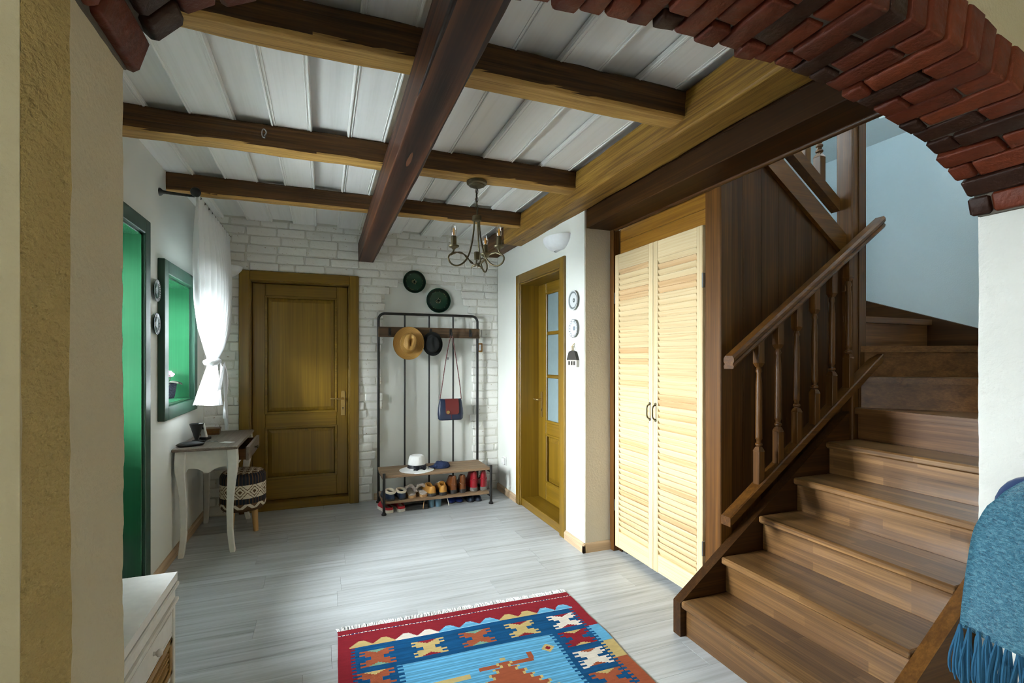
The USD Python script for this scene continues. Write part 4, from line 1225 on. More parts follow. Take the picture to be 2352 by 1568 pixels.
# fluffy mules (two)
for k, (x, wo) in enumerate(((.752, 'left'), (.858, 'right'))):
    t = thing('fluffy_slipper', 'fluffy grey open-backed slipper with a cork sole, %s one of its pair' % wo, 'shoe', 'fluffy slippers', loc=(x, 4.475, SH), rz=3)
    so, up, ln = shoe(W=1.05, L=.25, sole=.022, open_to=None)
    obj('sole', so, M['cork'], t, smooth=40)
    v, f = so; w = v.copy(); w = (w - [0, .125, 0]) * [.9, .95, .4] + [0, .125, .022]
    obj('insole', (w, f), M['fur'], t, smooth=60)
    P = np.array([[((.050 + .006 * math.sin(i * 7)) * math.cos(a), .105 + .075 * i, .026 + .058 * math.sin(a) * (1 - .25 * i)) for a in np.linspace(-.1, PI + .1, 18)] for i in np.linspace(0, 1, 8)])
    m = thick(P, .014)
    v, f = m; nn = meshkit.fbm(v * 60, 3, 9)[:, None] - .5
    obj('fur_band', (v + nn * .016 * np.array([1, 1, 1.3]), f), M['fur'], t, smooth=60)
    obj('fur_trim', jitter(tube([(.049 * math.cos(a), .108 + .004 * math.sin(3 * a), .03 + .062 * math.sin(a)) for a in np.linspace(0, PI, 30)], .012, 9), .007, 70, 4), M['fur'], t, smooth=60)
# tan lace-up shoes (two)
for k, (x, wo) in enumerate(((.940, 'left'), (1.036, 'right'))):
    t = place_shoe('tan_shoe', 'tan leather lace-up shoe with heel to the front, %s one of its pair' % wo, 'tan shoes', (x, 4.468, SH), 5 if not k else 1, (M['dark_sole'], M['tan'], M['brown_leather'], M['white_sole']), L=.29, W=1.12, sole=.016, heel=.012,
                   hh=(.062, .066, .068, .066, .088, .082, .062, .048, .040, .032, .018), open_to=.42, flip=1 if k else -1, laces=lace_set(.128, .175, .098, .080))
# brown ankle boots (two)
for k, (x, wo) in enumerate(((1.148, 'left'), (1.232, 'right'))):
    t = place_shoe('brown_boot', 'shiny brown leather ankle boot with dark heel, %s one of its pair' % wo, 'brown ankle boots', (x, 4.49, SH), 4, (M['dark_sole'], M['brown_leather'], M['black'], M['black']), L=.28, W=1.0, sole=.014, heel=.020,
                   hh=(.132, .138, .140, .140, .134, .088, .058, .046, .038, .03, .018), open_to=.36, flip=1 if k else -1)
    obj('counter_seam', tube([(.034 * math.cos(a), .032 - .034 * math.sin(a), .085 + .008 * math.cos(2 * a)) for a in np.linspace(-.3, PI + .3, 20)], .0022, 6), M['brown_leather'], t)
# red boots (two)
for k, (x, wo) in enumerate(((1.352, 'left'), (1.432, 'right'))):
    t = place_shoe('red_boot', 'red leather lace-up boot reaching the underside of the bench, %s one of its pair' % wo, 'red boots', (x, 4.50, SH), 6 if not k else -8, (M['grey_sole'], M['red_boot'], M['black'], M['black']), L=.27, W=1.0, sole=.028, heel=.006,
                   hh=(.150, .158, .160, .160, .150, .095, .062, .05, .042, .034, .02), open_to=.36, flip=1 if k else -1, laces=lace_set(.118, .155, .165, .095, 5))
    obj('ankle_fold', tube([(.036 * math.cos(a), .034 - .036 * math.sin(a), .108 + .006 * math.cos(3 * a)) for a in np.linspace(-.3, PI + .3, 20)], .004, 6), M['red_boot'], t)
# on the floor under the shelf
for k, (x, wo) in enumerate(((.560, 'left'), (.660, 'right'))):
    t = place_shoe('sneaker', 'red and white slip-on sneaker on the floor, %s one of its pair' % wo, 'red and white sneakers', (x, 4.472, FLZ), 12, (M['white_sole'], M['canvas_red'], M['white_sole'], M['white_sole']), L=.25, W=1.08, sole=.026,
                   hh=(.020, .022, .024, .028, .046, .050, .044, .038, .034, .03, .02), open_to=.55, flip=1 if k else -1)
t = place_shoe('black_flat', 'low black shoe in the shadow under the shelf', None, (.90, 4.50, FLZ), 82, (M['dark_sole'], M['black'], M['dark_sole']), L=.24, W=.9, hh=(.03, .035, .035, .03, .03, .03, .028, .026, .024, .02, .012), open_to=.6)
for k, (x, rz, wo) in enumerate(((.935, 8, 'left'), (1.000, -4, 'right'))):
    t = thing('heeled_sandal', 'grey blue block-heeled sandal on the floor, %s one of its pair' % wo, 'shoe', 'blue heeled sandals', loc=(x, 4.53, FLZ), rz=rz)
    obj('heel', loft([[(.029 * s * math.cos(a), .0 + .024 * s * math.sin(a), z) for a in np.arange(20) * 2 * PI / 20] for z, s in ((0, .92), (.03, .95), (.078, 1.08))]), M['blue_grey'], t, smooth=40)
    q = [(-.029, -.02, .078), (.029, -.02, .078)]
    P = np.array([[(.030 * s * np.interp(u, [0, .5, 1], [1, .9, 1.2]), -.024 + .22 * u, .078 * (1 - u) ** 1.6 + .008) for s in (-1, -.5, 0, .5, 1)] for u in np.linspace(0, 1, 14)])
    obj('footbed', thick(P, .008), M['blue_grey'], t, smooth=50)
    P = np.array([[(.040 * math.cos(a), .15 + .03 * u, .028 + .034 * math.sin(a)) for a in np.linspace(0, PI, 14)] for u in (0, .5, 1)])
    obj('toe_strap', thick(P, .004), M['blue_grey'], t, smooth=50)
    s = -1 if k == 0 else 1
    obj('ankle_strap', thick(np.array([[tuple(np.array(p) + [0, 0, dz]) for dz in (-.008, 0, .008)] for p in spline([(-.028 * s, .0, .088), (.0, -.024, .092), (.032 * s, -.004, .09), (.062 * s, -.02, .082), (.080 * s, -.03, .078)], 14)]), .003), M['blue_grey'], t, smooth=50)
    obj('strap_end', tube(spline([(.078 * s, -.03, .078), (.085 * s, -.035, .05), (.092 * s, -.04, .008)], 10), .004, 6), M['white_sole' if k else 'cork'], t)
for k, (x, wo) in enumerate(((1.135, 'left'), (1.222, 'right'))):
    t = place_shoe('blue_ballerina', 'shiny royal blue flat shoe on the floor, %s one of its pair' % wo, 'royal blue flats', (x, 4.80, FLZ), 180, (M['dark_sole'], M['blue_satin'], M['black']), L=.24, W=.95, sole=.008, hh=(.045, .046, .046, .04, .036, .034, .032, .03, .028, .024, .014), open_to=.66, flip=1 if k else -1)
    obj('bow', cat([mv(lathe([(0, -.012), (.008, -.01), (.011, 0), (.008, .01), (0, .012)], 10, 'x'), (s * .013, .185, .044)) for s in (-1, 1)]), M['blue_satin'], t)
for k, (x, wo) in enumerate(((1.320, 'left'), (1.400, 'right'))):
    place_shoe('dark_blue_shoe', 'dark blue leather closed shoe on the floor, %s one of its pair' % wo, 'dark blue shoes', (x, 4.785, FLZ), 180, (M['dark_sole'], M['dark_blue'], M['black']), L=.255, W=.92, sole=.010, hh=(.055, .056, .056, .05, .055, .055, .05, .046, .042, .036, .02), open_to=.5, flip=1 if k else -1)

# ================================================================== CONSOLE TABLE, STOOL AND WHAT STANDS ON THE TABLE
tb = thing('console_table', 'white console table with curved legs, grey wooden top and a half-open drawer', 'table')
TX0, TX1, TY0, TY1, TZ = -.945, -.560, 3.925, 4.805, .757
obj('table_top', box(TX0 - .012, TY0, TZ - .022, TX1, TY1, TZ, .006), M['grey_wood']['y'], tb)
def cab_leg(x, y, dx, dy):
    """cabriole leg from the apron down to a turned-out foot; dx, dy point outwards"""
    rings = []
    for z, o, w in ((0, .004, .016), (.012, .003, .018), (.05, -.004, .018), (.15, -.016, .0185), (.30, -.018, .020), (.42, -.012, .023), (.52, -.002, .027), (.60, .006, .031), (.66, .006, .033), (TZ - .022, .0, .033)):
        cx, cy = x + dx * o, y + dy * o * 1.2
        rings.append([(cx - w * .8, cy - w, z), (cx + w * .8, cy - w, z), (cx + w, cy - w * .8, z), (cx + w, cy + w * .8, z), (cx + w * .8, cy + w, z), (cx - w * .8, cy + w, z), (cx - w, cy + w * .8, z), (cx - w, cy - w * .8, z)])
    return loft(rings)
for (x, y, dx, dy) in ((-.912, 3.990, -.6, -1), (-.604, 3.990, 1, -1), (-.912, 4.752, -.6, 1), (-.604, 4.752, 1, 1)):
    obj('leg', cab_leg(x, y, dx, dy), M['white_paint'], tb, smooth=40)
def apron(L):
    t = np.linspace(0, 1, 41); low = .610 - .038 * np.exp(-((t - .5) / .16) ** 2) + .0 - .05 * np.clip((.1 - np.minimum(t, 1 - t)) / .1, 0, 1) ** 2
    return [(L * q, z) for q, z in zip(t, low)] + [(L, TZ - .022), (0, TZ - .022)]
for y in (3.975, 4.752):
    obj('apron', fix(mv(prism(apron(.27), .018, 'xz', y), (-.890, 0, 0))), M['white_paint'], tb, label='white scalloped apron at the end of the table')
obj('apron', fix(prism([(4.0, .60), (4.74, .60), (4.74, TZ - .022), (4.0, TZ - .022)], .018, 'yz', -.925)), M['white_paint'], tb)
obj('apron', box(-.605, 4.0, .592, -.585, 4.74, .626, .003), M['white_paint'], tb)
dw = obj('drawer', cat([box(-.532, 4.085, .622, -.508, 4.70, .722, .004)]), M['grey_wood']['y'], tb, label='grey wooden drawer pulled slightly open')
obj('drawer_side', box(-.86, 4.105, .630, -.532, 4.117, .705, .002), M['post']['x'], dw); obj('drawer_side', box(-.86, 4.668, .630, -.532, 4.68, .705, .002), M['post']['x'], dw)
obj('drawer_bottom', box(-.86, 4.105, .626, -.532, 4.68, .632, 0), M['post']['x'], dw)
obj('knob', lathe([(0, 0), (.008, 0), (.006, .012), (.013, .018), (.012, .026), (0, .03)], 14, 'x', (-.508, 4.39, .672)), M['bronze'], dw, smooth=50)
TZ += .0005
t = thing('candle_goblet', 'black cone-shaped goblet standing on the console table', 'goblet', loc=(-.880, 4.27, TZ))
obj('cup', lathe([(0, 0), (.030, 0), (.030, .006), (.012, .012), (.014, .02), (.030, .075), (.045, .122), (.046, .130), (.042, .130), (.028, .08), (0, .05)], 28), M['black'], t, smooth=40)
t = thing('phone', 'white cordless phone leaning in its charger behind the black goblet', 'phone', loc=(-.836, 4.33, TZ), rz=-25)
obj('charger', box(-.03, -.03, 0, .03, .03, .02, .006), M['black'], t)
hs = obj('handset', mv(box(-.022, -.010, .006, .022, .010, .135, .007), ry=0, rx=18), M['white_plastic'], t)
obj('screen', mv(box(-.016, -.0112, .09, .016, -.0095, .122, .0005), rx=18), M['black'], hs)
t = thing('wooden_box', 'flat brown wooden box at the wall end of the console table', 'box', loc=(-.862, 4.62, TZ), rz=4)
obj('box_body', box(-.075, -.055, 0, .075, .055, .032, .003), M['post']['x'], t); obj('lid', box(-.078, -.058, .033, .078, .058, .050, .003), M['post']['x'], t)
t = thing('sunglasses_case', 'black soft case lying at the near end of the console table', 'case', loc=(-.868, 4.035, TZ), rz=20)
ci = trimesh.creation.icosphere(3, 1.0); v = np.array(ci.vertices) * [.085, .038, .021]; v[:, 2] = np.maximum(v[:, 2], -.012) + .012
obj('case_body', jitter((v, np.array(ci.faces)), .003, 30, 2), M['black'], t, smooth=60)
obj('zip', tube([(.086 * math.cos(a), .039 * math.sin(a), .014) for a in np.linspace(0, 2 * PI, 40)], .0018, 5, False), M['dark_sole'], t)
t = thing('key_bunch', 'bunch of keys with a black fob beside the black case', 'keys', loc=(-.790, 4.19, TZ), rz=-30)
obj('ring', tube([(.016 * math.cos(a), .016 * math.sin(a), .004) for a in np.linspace(0, 2 * PI, 24)], .0015, 6, False), M['steel'], t)
for k, a in enumerate((20, 70, 130)):
    obj('key', mv(cat([lathe([(0, 0), (.011, 0), (.011, .002), (0, .002)], 14, at=(.028, 0, .001 + k * .002)), box(.036, -.003, .001 + k * .002, .066, .003, .003 + k * .002, .0004)]), rz=a), M['steel'], t)
obj('fob', mv(box(-.07, -.015, 0, -.02, .015, .013, .005), rz=10), M['black'], t)
t = thing('paper_card', 'small white card lying near the front edge of the console table', 'card', loc=(-.655, 4.12, TZ), rz=-30)
obj('sheet', box(-.045, -.028, 0, .045, .028, .0016, .0003), M['white_plastic'], t)

# stool with woven cover
so_ = thing('pouf_stool', 'round stool with black, white and brown woven cover on short wooden legs', 'stool', loc=(-.600, 4.475, 0))
M['woven'] = vcol('woven_cover', .85, .5, 260)
CW, CBr, CN = lin(214, 204, 186), lin(94, 70, 48), lin(34, 38, 50)
SR, SZ0, SZ1 = .165, .175, .47
def stool_col(a, z):
    h = (z - SZ0) / (SZ1 - SZ0); u = (a / (2 * PI) * 10) % 1; tri_ = abs(u - .5) * 2
    if h < .08: return CBr
    if h < .22:
        q = (h - .08) / .14
        return CW if abs(q - tri_) < .34 else CBr
    if h < .36: return CBr if (a / (2 * PI) * 42) % 1 < .28 else CN
    if h < .72:
        q = (h - .36) / .36; d = abs(q - .5) * 2; u2 = abs(((a / (2 * PI) * 10) % 1) - .5) * 2; m = u2 + d
        if m < .30: return CBr
        if m < .62: return CW
        if m < .76: return CBr
        if m < 1.10: return CW
        if m < 1.24: return CBr
        return CW
    return CBr if (a / (2 * PI) * 42) % 1 < .28 else CN
quads, cols = [], []
na, nz = 240, 84
prz = lambda s: (SR - .022 * max(0, abs(s - .5) * 2 - .72) ** 2 / .0784, SZ0 + (SZ1 - SZ0) * s)
for j in range(nz):
    r0, z0 = prz(j / nz); r1, z1 = prz((j + 1) / nz)
    for i in range(na):
        a0, a1 = i * 2 * PI / na, (i + 1) * 2 * PI / na
        quads.append([(r0 * math.cos(a0), r0 * math.sin(a0), z0), (r0 * math.cos(a1), r0 * math.sin(a1), z0), (r1 * math.cos(a1), r1 * math.sin(a1), z1), (r1 * math.cos(a0), r1 * math.sin(a0), z1)])
        cols.append(stool_col((a0 + a1) / 2, (z0 + z1) / 2))
colored('side_cover', np.array(quads), cols, M['woven'], so_)
quads, cols = [], []
def top_z(r): return SZ1 + .022 * (1 - (r / .146) ** 2)
def top_col(x, y):
    a, c = abs((x * 22) % 1 - .5) * 2, abs((y * 22) % 1 - .5) * 2; m = a + c
    return CW if (m < .45 or .75 < m < 1.15) else CBr
for j in range(28):
    r0, r1 = .146 * j / 28, .146 * (j + 1) / 28
    for i in range(96):
        a0, a1 = i * 2 * PI / 96, (i + 1) * 2 * PI / 96
        quads.append([(r0 * math.cos(a0), r0 * math.sin(a0), top_z(r0)), (r1 * math.cos(a0), r1 * math.sin(a0), top_z(r1)), (r1 * math.cos(a1), r1 * math.sin(a1), top_z(r1)), (r0 * math.cos(a1), r0 * math.sin(a1), top_z(r0))])
        rm, am = (r0 + r1) / 2, (a0 + a1) / 2
        cols.append(top_col(rm * math.cos(am), rm * math.sin(am)))
colored('top_cover', np.array(quads), cols, M['woven'], so_)
obj('base', lathe([(0, SZ0), (.12, SZ0 - .004), (.146, SZ0 + .001), (.14, SZ0 + .01), (0, SZ0 + .01)], 40), M['dark_in'], so_)
for k in range(4):
    a = PI / 4 + k * PI / 2 + .15
    c = np.array([math.cos(a), math.sin(a), 0])
    obj('leg', tube([c * .125 + [0, 0, 0], c * .118 + [0, 0, .09], c * .112 + [0, 0, SZ0]], [.018, .021, .024], 12), M['leg_wood']['z'], so_, smooth=50)

# ================================================================== CURTAIN
t = thing('curtain_rod', 'black iron curtain rod with a ball end below the furthest cross beam', 'curtain rod')
RXX, RZZ = -.762, 2.432
obj('rod', tube([(RXX, 3.70, RZZ), (RXX, 4.87, RZZ)], .0095, 10), M['iron'], t, smooth=50)
for y in (3.705, 4.865):
    obj('bracket', cat([lathe([(0, 0), (.026, 0), (.024, .008), (.012, .020), (.011, .03), (0, .03)], 16, 'x', (XL, y, 2.424)), tube([(XL + .02, y, 2.424), (-.85, y, 2.420), (-.775, y, 2.418)], [.011, .0085, .008], 10), tube([(RXX + .014 * math.cos(a), y, RZZ + .014 * math.sin(a)) for a in np.linspace(PI, 2 * PI, 10)], .005, 6)]), M['iron'], t, smooth=50)
ci = trimesh.creation.icosphere(3, .030)
obj('finial', (np.array(ci.vertices) + [RXX, 3.672, RZZ + .004], np.array(ci.faces)), M['iron'], t, smooth=60)
n = {'d': ('diffuse_bsdf', {'color': lin(236, 238, 240)}), 't': ('translucent_bsdf', {'color': lin(238, 240, 242)}), 'c': ('transparent_bsdf', {'color': (1, 1, 1)}), 'm': ('mix_closure', {'fac': .16}), 'm2': ('mix_closure', {'fac': .07})}
M['curtain'] = usdkit.material(stage, '/World/Looks/sheer_cotton', n, [('d.BSDF', 'm.closure1'), ('t.BSDF', 'm.closure2'), ('m.closure', 'm2.closure1'), ('c.BSDF', 'm2.closure2')], surface='m2.closure')
t = thing('curtain', 'white cotton curtain knotted at half height, hanging from the black rod at the window', 'curtain')
zz = np.r_[np.linspace(2.445, 2.38, 4), np.linspace(2.33, 1.44, 22), np.linspace(1.41, 1.30, 6), np.linspace(1.27, 1.075, 12)]
yl = np.interp(-zz, [-2.445, -2.30, -2.0, -1.75, -1.58, -1.45, -1.37, -1.33, -1.22, -1.075], [3.715, 3.66, 3.63, 3.67, 3.78, 3.96, 4.08, 4.10, 3.92, 3.68])
yr = np.interp(-zz, [-2.445, -2.30, -2.0, -1.75, -1.58, -1.45, -1.37, -1.33, -1.22, -1.075], [4.845, 4.87, 4.90, 4.88, 4.79, 4.55, 4.32, 4.28, 4.36, 4.47])
J = 150; P = []
for i, z in enumerate(zz):
    row = []
    gather = np.clip((yr[i] - yl[i]) / 1.15, .15, 1)
    for j in range(J):
        s = j / (J - 1); ph = 2 * PI * (11 * s + .25 * math.sin(7 * s + .8 * z))
        amp = (.012 + .020 * min(1, max(0, (2.44 - z) / .35))) * (.55 + .45 * gather)
        amp *= (.65 + .5 * meshkit.noise(np.array([s * 6, z * .5, 1.0]), 2))
        fine_ = .005 * math.sin(2 * PI * 34 * s) * max(0, 1 - (2.44 - z) / .16)
        bel = .035 * math.sin(PI * s) * math.exp(-((z - 1.9) / .4) ** 2)
        x = RXX + amp * math.sin(ph) + fine_ + bel
        if z > 2.40:
            x = RXX + (.0125 + .004 * math.sin(ph * 3)) * (1 if math.sin(ph) > 0 else -1) * (1 if z < 2.442 else .2)
        row.append((x, yl[i] + (yr[i] - yl[i]) * s, z + (.003 * math.sin(ph) if z < 1.12 else 0) - (.075 * s * min(1, (1.30 - z) / .2) if z < 1.30 else 0)))
    P.append(row)
obj('cloth', grid(np.array(P)), M['curtain'], t, smooth=True)
P = np.array([[(RXX + .035 + .02 * math.sin(5 * s + .5) + .028 * (1 - i), 4.20 + (.30 * s - .10) * (.25 + .75 * i), 1.33 - .205 * i + .018 * math.sin(9 * s)) for s in np.linspace(0, 1, 24)] for i in np.linspace(0, 1, 12)])
obj('cloth_fold', grid(P), M['curtain'], t, smooth=True)
obj('knot', jitter(tube([(RXX + .040 * math.cos(a), 4.188 + .098 * math.sin(a), 1.350 + .014 * math.sin(a)) for a in np.linspace(0, 2 * PI, 48)], .016, 10, False), .004, 40, 3), M['curtain'], t, smooth=True)
for (y0, y1, zb, w) in ((4.27, 4.52, .80, .026), (4.25, 4.44, .90, .022)):
    q = spline([(RXX + .05, y0, 1.34), (RXX + .06, y0 + .06, 1.24), (RXX + .05, (y0 + y1) / 2 + .04, 1.06), (RXX + .04, y1, zb)], 20)
    P = np.array([[(a[0] + .012 * math.sin(3 * k + 9 * a[2]), a[1] + w * s, a[2]) for k, s in enumerate((-1, -.4, .3, 1))] for a in q])
    obj('tie_end', thick(P, .003), M['curtain'], t, smooth=True)

# plant on the window sill
t = thing('potted_flower', 'pale pink flowering plant in a dark textured pot on the window sill', 'plant', loc=(-1.085, 4.335, WZ0 + .0165))
n = {'geo': ('geometry', {}), 'v': ('voronoi_texture', {'scale': 150.0}), 'b': ('bump', {'strength': .9, 'distance': .006}), 'p': ('principled_bsdf', {'base_color': lin(20, 24, 42), 'roughness': .6})}
M['pot'] = usdkit.material(stage, '/World/Looks/dark_pot', n, [('geo.position', 'v.vector'), ('v.distance', 'b.height'), ('b.normal', 'p.normal')], surface='p.BSDF')
obj('pot', lathe([(0, 0), (.046, 0), (.052, .02), (.064, .105), (.066, .115), (.060, .115), (.052, .085), (0, .085)], 30), M['pot'], t, smooth=40)
M['leaf'] = plain('dull_leaf', lin(48, 52, 42), .95)
M['petal'] = plain('pink_petal', lin(208, 166, 182), .9)
rp = random.Random(3)
def leaf(a, L, w, up):
    P = []
    for i in np.linspace(0, 1, 8):
        r = .01 + L * i; z = .115 + up * i - .05 * i * i
        P.append([(r * math.cos(a) - s * w * math.sin(PI * min(1, i * .97 + .03)) * math.sin(a), r * math.sin(a) + s * w * math.sin(PI * min(1, i * .97 + .03)) * math.cos(a), z - .01 * s * s) for s in (-1, 0, 1)])
    return thick(np.array(P), .002)
for k in range(9):
    obj('leaf', leaf(k * .7, rp.uniform(.08, .125), .026, rp.uniform(.02, .06)), M['leaf'], t, smooth=50)
for k in range(16):
    th, ph_ = rp.uniform(0, 2 * PI), rp.uniform(.05, 1.45)
    c = np.array([.058 * math.sin(ph_) * math.cos(th), .064 * math.sin(ph_) * math.sin(th), .142 + .048 * math.cos(ph_)])
    ps = []
    for q in range(6):
        a = q * 2 * PI / 6 + rp.random()
        ci = trimesh.creation.icosphere(2, rp.uniform(.009, .013))
        ps.append((np.array(ci.vertices) + c + np.array([.012 * math.cos(a), .012 * math.sin(a), rp.uniform(-.004, .006)]), np.array(ci.faces)))
    obj('flower', jitter(cat(ps), .003, 90, k), M['petal'], t, smooth=60)
obj('stem', cat([tube([(0, 0, .09), (rp.uniform(-.03, .03), rp.uniform(-.03, .03), .155)], .003, 5) for k in range(6)]), M['leaf'], t)

# ================================================================== PLATES, WALL LAMPS, SWITCHES
M['glaze'] = vcol('plate_glaze', .12)
def plate(name, label, c, r, axis, colf, dished=.012, nr=22, na=72):
    """wall plate facing -y ('y'), +x ('+x') or -x ('-x')"""
    t = thing(name, label, 'plate')
    prof = lambda q: dished * (np.interp(q, [0, .5, .62, .78, .96, 1.0], [.15, .15, .5, .75, 1.0, .96]))
    def put(x, y, z):
        if axis == 'y': return (c[0] + x, c[1] - z, c[2] + y)
        if axis == '+x': return (c[0] + z, c[1] + x, c[2] + y)
        return (c[0] - z, c[1] - x, c[2] + y)
    q, col = [], []
    for j in range(nr):
        for i in range(na):
            p = []
            for (jj, ii) in ((j, i), (j + 1, i), (j + 1, i + 1), (j, i + 1)):
                rr_ = jj / nr; a = ii * 2 * PI / na
                p.append(put(r * rr_ * math.cos(a), r * rr_ * math.sin(a), prof(rr_) + .004))
            q.append(p); col.append(colf((j + .5) / nr, (i + .5) * 2 * PI / na))
    colored('glazed_face', np.array(q), col, M['glaze'], t)
    back = lathe([(0, .001), (r * .55, 0.001), (r * .6, .004), (r * .995, prof(1) + .0005), (r, prof(1) + .0037), (r * .97, prof(.97) + .0030), (0, .003)], 48)
    v, f = back; v = np.array([put(*a) for a in v])
    obj('back', fix((v, f)), M['plate_back_' + ('g' if 'green' in label else 'w')], t, smooth=50)
    return t


M['plate_back_g'] = plain('green_glaze', lin(16, 50, 36), .2); M['plate_back_w'] = plain('white_glaze', lin(206, 210, 212), .2)
rg = random.Random(9)
GD, GL = lin(9, 24, 19), lin(24, 66, 50)
def green(a1):
    def f(q, a):
        if q > .94: return GL
        if q < .72 and q > .1 and rg.random() < a1 * (1.1 - 1.6 * abs(q - .42)): return lin(150, 140, 96) if rg.random() < .7 else lin(110, 150, 150)
        return GD if math.sin(q * 30) > -.4 else lin(13, 34, 26)
    return f
plate('wall_plate', 'dark green glazed wall plate with pale speckled ring, upper one above the coat stand', (.843, YB - .006, 2.130), .112, 'y', green(.42))
plate('wall_plate', 'dark green glazed wall plate touching the top of the coat stand, lower one', (1.088, YB + .012, 1.957), .124, 'y', green(.34))
WH, BL, PW, PD = lin(210, 214, 216), lin(54, 70, 104), lin(140, 146, 146), lin(92, 98, 100)
plate('wall_plate', 'pewter-coloured wall plate between the green door and the window, upper one', (XL + .004, 3.598, 1.787), .068, '+x', lambda q, a: PW if q > .9 or .55 < q < .62 or (q < .5 and math.cos(3 * a) > .2) else (WH if .62 < q < .9 and math.sin(24 * a) > 0 else PD))
plate('wall_plate', 'white and blue wall plate between the green door and the window, lower one', (XL + .004, 3.598, 1.583), .066, '+x', lambda q, a: (BL if (q > .93 or (.25 < q < .5 and math.sin(6 * a) > .2) or (.66 < q < .8 and math.sin(14 * a) > .75)) else WH))
plate('wall_plate', 'grey ringed wall plate to the right of the half-glazed door, uppermost', (XR - .004, 3.215, 1.798), .073, '-x', lambda q, a: (WH if q > .93 or q < .06 else (PW if int(q * 26) % 2 else PD)))
def star(q, a):
    s = .62 + .20 * abs(((a * 8 / (2 * PI)) % 1) - .5) * 2
    if q < .16: return lin(130, 140, 150)
    if q < .36: return lin(96, 108, 124)
    if q < .42: return lin(40, 48, 66)
    if q < s: return lin(150, 158, 168) if (q * 30) % 2 < 1.2 else lin(70, 84, 110)
    if q > .95: return lin(60, 70, 84)
    if abs(q - .82) < .07 and math.cos(8 * a + PI) > .80: return lin(30, 36, 48)
    return WH
plate('wall_plate', 'white wall plate with a dark blue star pattern, below the grey ringed plate', (XR - .004, 3.212, 1.592), .067, '-x', star)


def sconce(label, c, axis):
    t = thing('wall_lamp', label, 'wall lamp')
    def shell(k):
        rows = []
        for z, r in ((.100, .172), (.094, .172), (.070, .166), (.045, .148), (.022, .118), (.007, .086), (0, .066)):
            rows.append([((r - k) * math.cos(a), -(r - k) * .72 * math.sin(a), z + (0 if z > .06 else k)) for a in np.linspace(0, PI, 30)])
        return np.array(rows)
    m = thick(shell(.003), .006)
    end = [fix(prism([(-.05, -.002), (.05, -.002), (.035, -.035), (0, -.043), (-.035, -.035)], .005, 'xy', .003))]
    back = box(-.10, -.012, .015, .10, 0, .085, .003)
    if axis == 'x':
        tr = lambda m: (lambda v, f: fix((np.c_[v[:, 1], -v[:, 0], v[:, 2]] + np.array(c), f)))(*tri(m))
    else:
        tr = lambda m: mv(m, c)
    obj('bowl', tr(m), M['gypsum'], t, smooth=40)
    obj('bottom_lip', tr(end[0]), M['gypsum'], t); obj('back_plate', tr(back), M['gypsum'], t)
    obj('bulb', tr(mv(lathe([(0, 0), (.02, .01), (.024, .03), (.018, .05), (0, .055)], 16), (0, -.06, .03))), M['white_plastic'], t, smooth=60)
    return t


sconce('white half-bowl wall lamp above the half-glazed door on the right wall', (XR - .001, 3.455, 2.208), 'x')
sconce('white half-bowl wall lamp partly hidden by the curtain, beside the back door', (-.832, YB - .012, 2.075), 'y')

t = thing('house_ornament', 'small fabric house ornament with a dark roof hanging on a string below the plates', 'ornament', loc=(XR - .002, 3.225, 1.33))
FXm = lambda m: (lambda v, f: fix((np.c_[v[:, 1], -v[:, 0], v[:, 2]], f)))(*tri(m))
M['felt_grey'] = plain('dark_grey_felt', lin(62, 58, 54), 1.0); M['linen'] = plain('printed_linen', lin(190, 184, 172), 1.0); M['string'] = plain('raffia', lin(180, 164, 126), .9)
obj('roof', FXm(prism([(-.078, .03), (.078, .03), (.045, .092), (.0, .10), (-.045, .092)], -.022, 'xz', 0)), M['felt_grey'], t)
obj('walls', FXm(prism([(-.074, -.020), (.074, -.020), (.076, .032), (-.076, .032)], -.020, 'xz', 0)), M['linen'], t)
for x in (-.04, .0, .04):
    obj('printed_window', FXm(box(x - .012, -.0212, -.006, x + .012, -.0195, .022, .0005)), M['felt_grey'], t)
obj('string', cat([FXm(tube(spline([(-.006, -.01, .095), (-.010, -.012, .12), (.004, -.01, .142), (.016, -.006, .15)], 12), .004, 6)), FXm(tube(spline([(.006, -.01, .095), (.012, -.012, .115), (-.004, -.012, .13), (-.02, -.012, .128)], 12), .0035, 6))]), M['string'], t)


def switch(label, cat_, name, y, z, kind):
    t = thing(name, label, cat_, loc=(XR, y, z))
    obj('frame', FXm(box(-.041, -.010, -.041, .041, 0, .041, .004)), M['white_plastic'], t)
    if kind == 's':
        obj('rocker', FXm(mv(box(-.027, -.014, -.027, .027, -.008, .027, .002), rx=3)), M['white_plastic'], t)
    else:
        obj('socket_insert', FXm(lathe([(0, -.004), (.018, -.004), (.019, -.013), (.022, -.013), (.022, -.008), (0, -.008)], 24, 'y')), M['white_plastic'], t, smooth=40)
        obj('cover_cap', FXm(box(-.03, -.035, -.032, .03, -.011, .032, .006)), M['white_plastic'], t)
switch('white light switch on the right wall beside the half-glazed door', 'light switch', 'light_switch', 4.435, 1.005, 's')
switch('white wall socket with a plugged-in cap low on the right wall by the coat stand', 'socket', 'wall_socket', 4.70, .335, 'o')
t = thing('wall_box', 'small pale wooden box on the bricks behind the right upright of the coat stand', 'box', loc=(1.520, YB - .006, 1.485))
obj('box_body', box(-.024, -.020, -.045, .024, 0, .045, .003), M['gold_pine']['z'], t); obj('front_label', box(-.014, -.0206, -.03, .010, -.0195, .03, 0), M['white_plastic'], t)

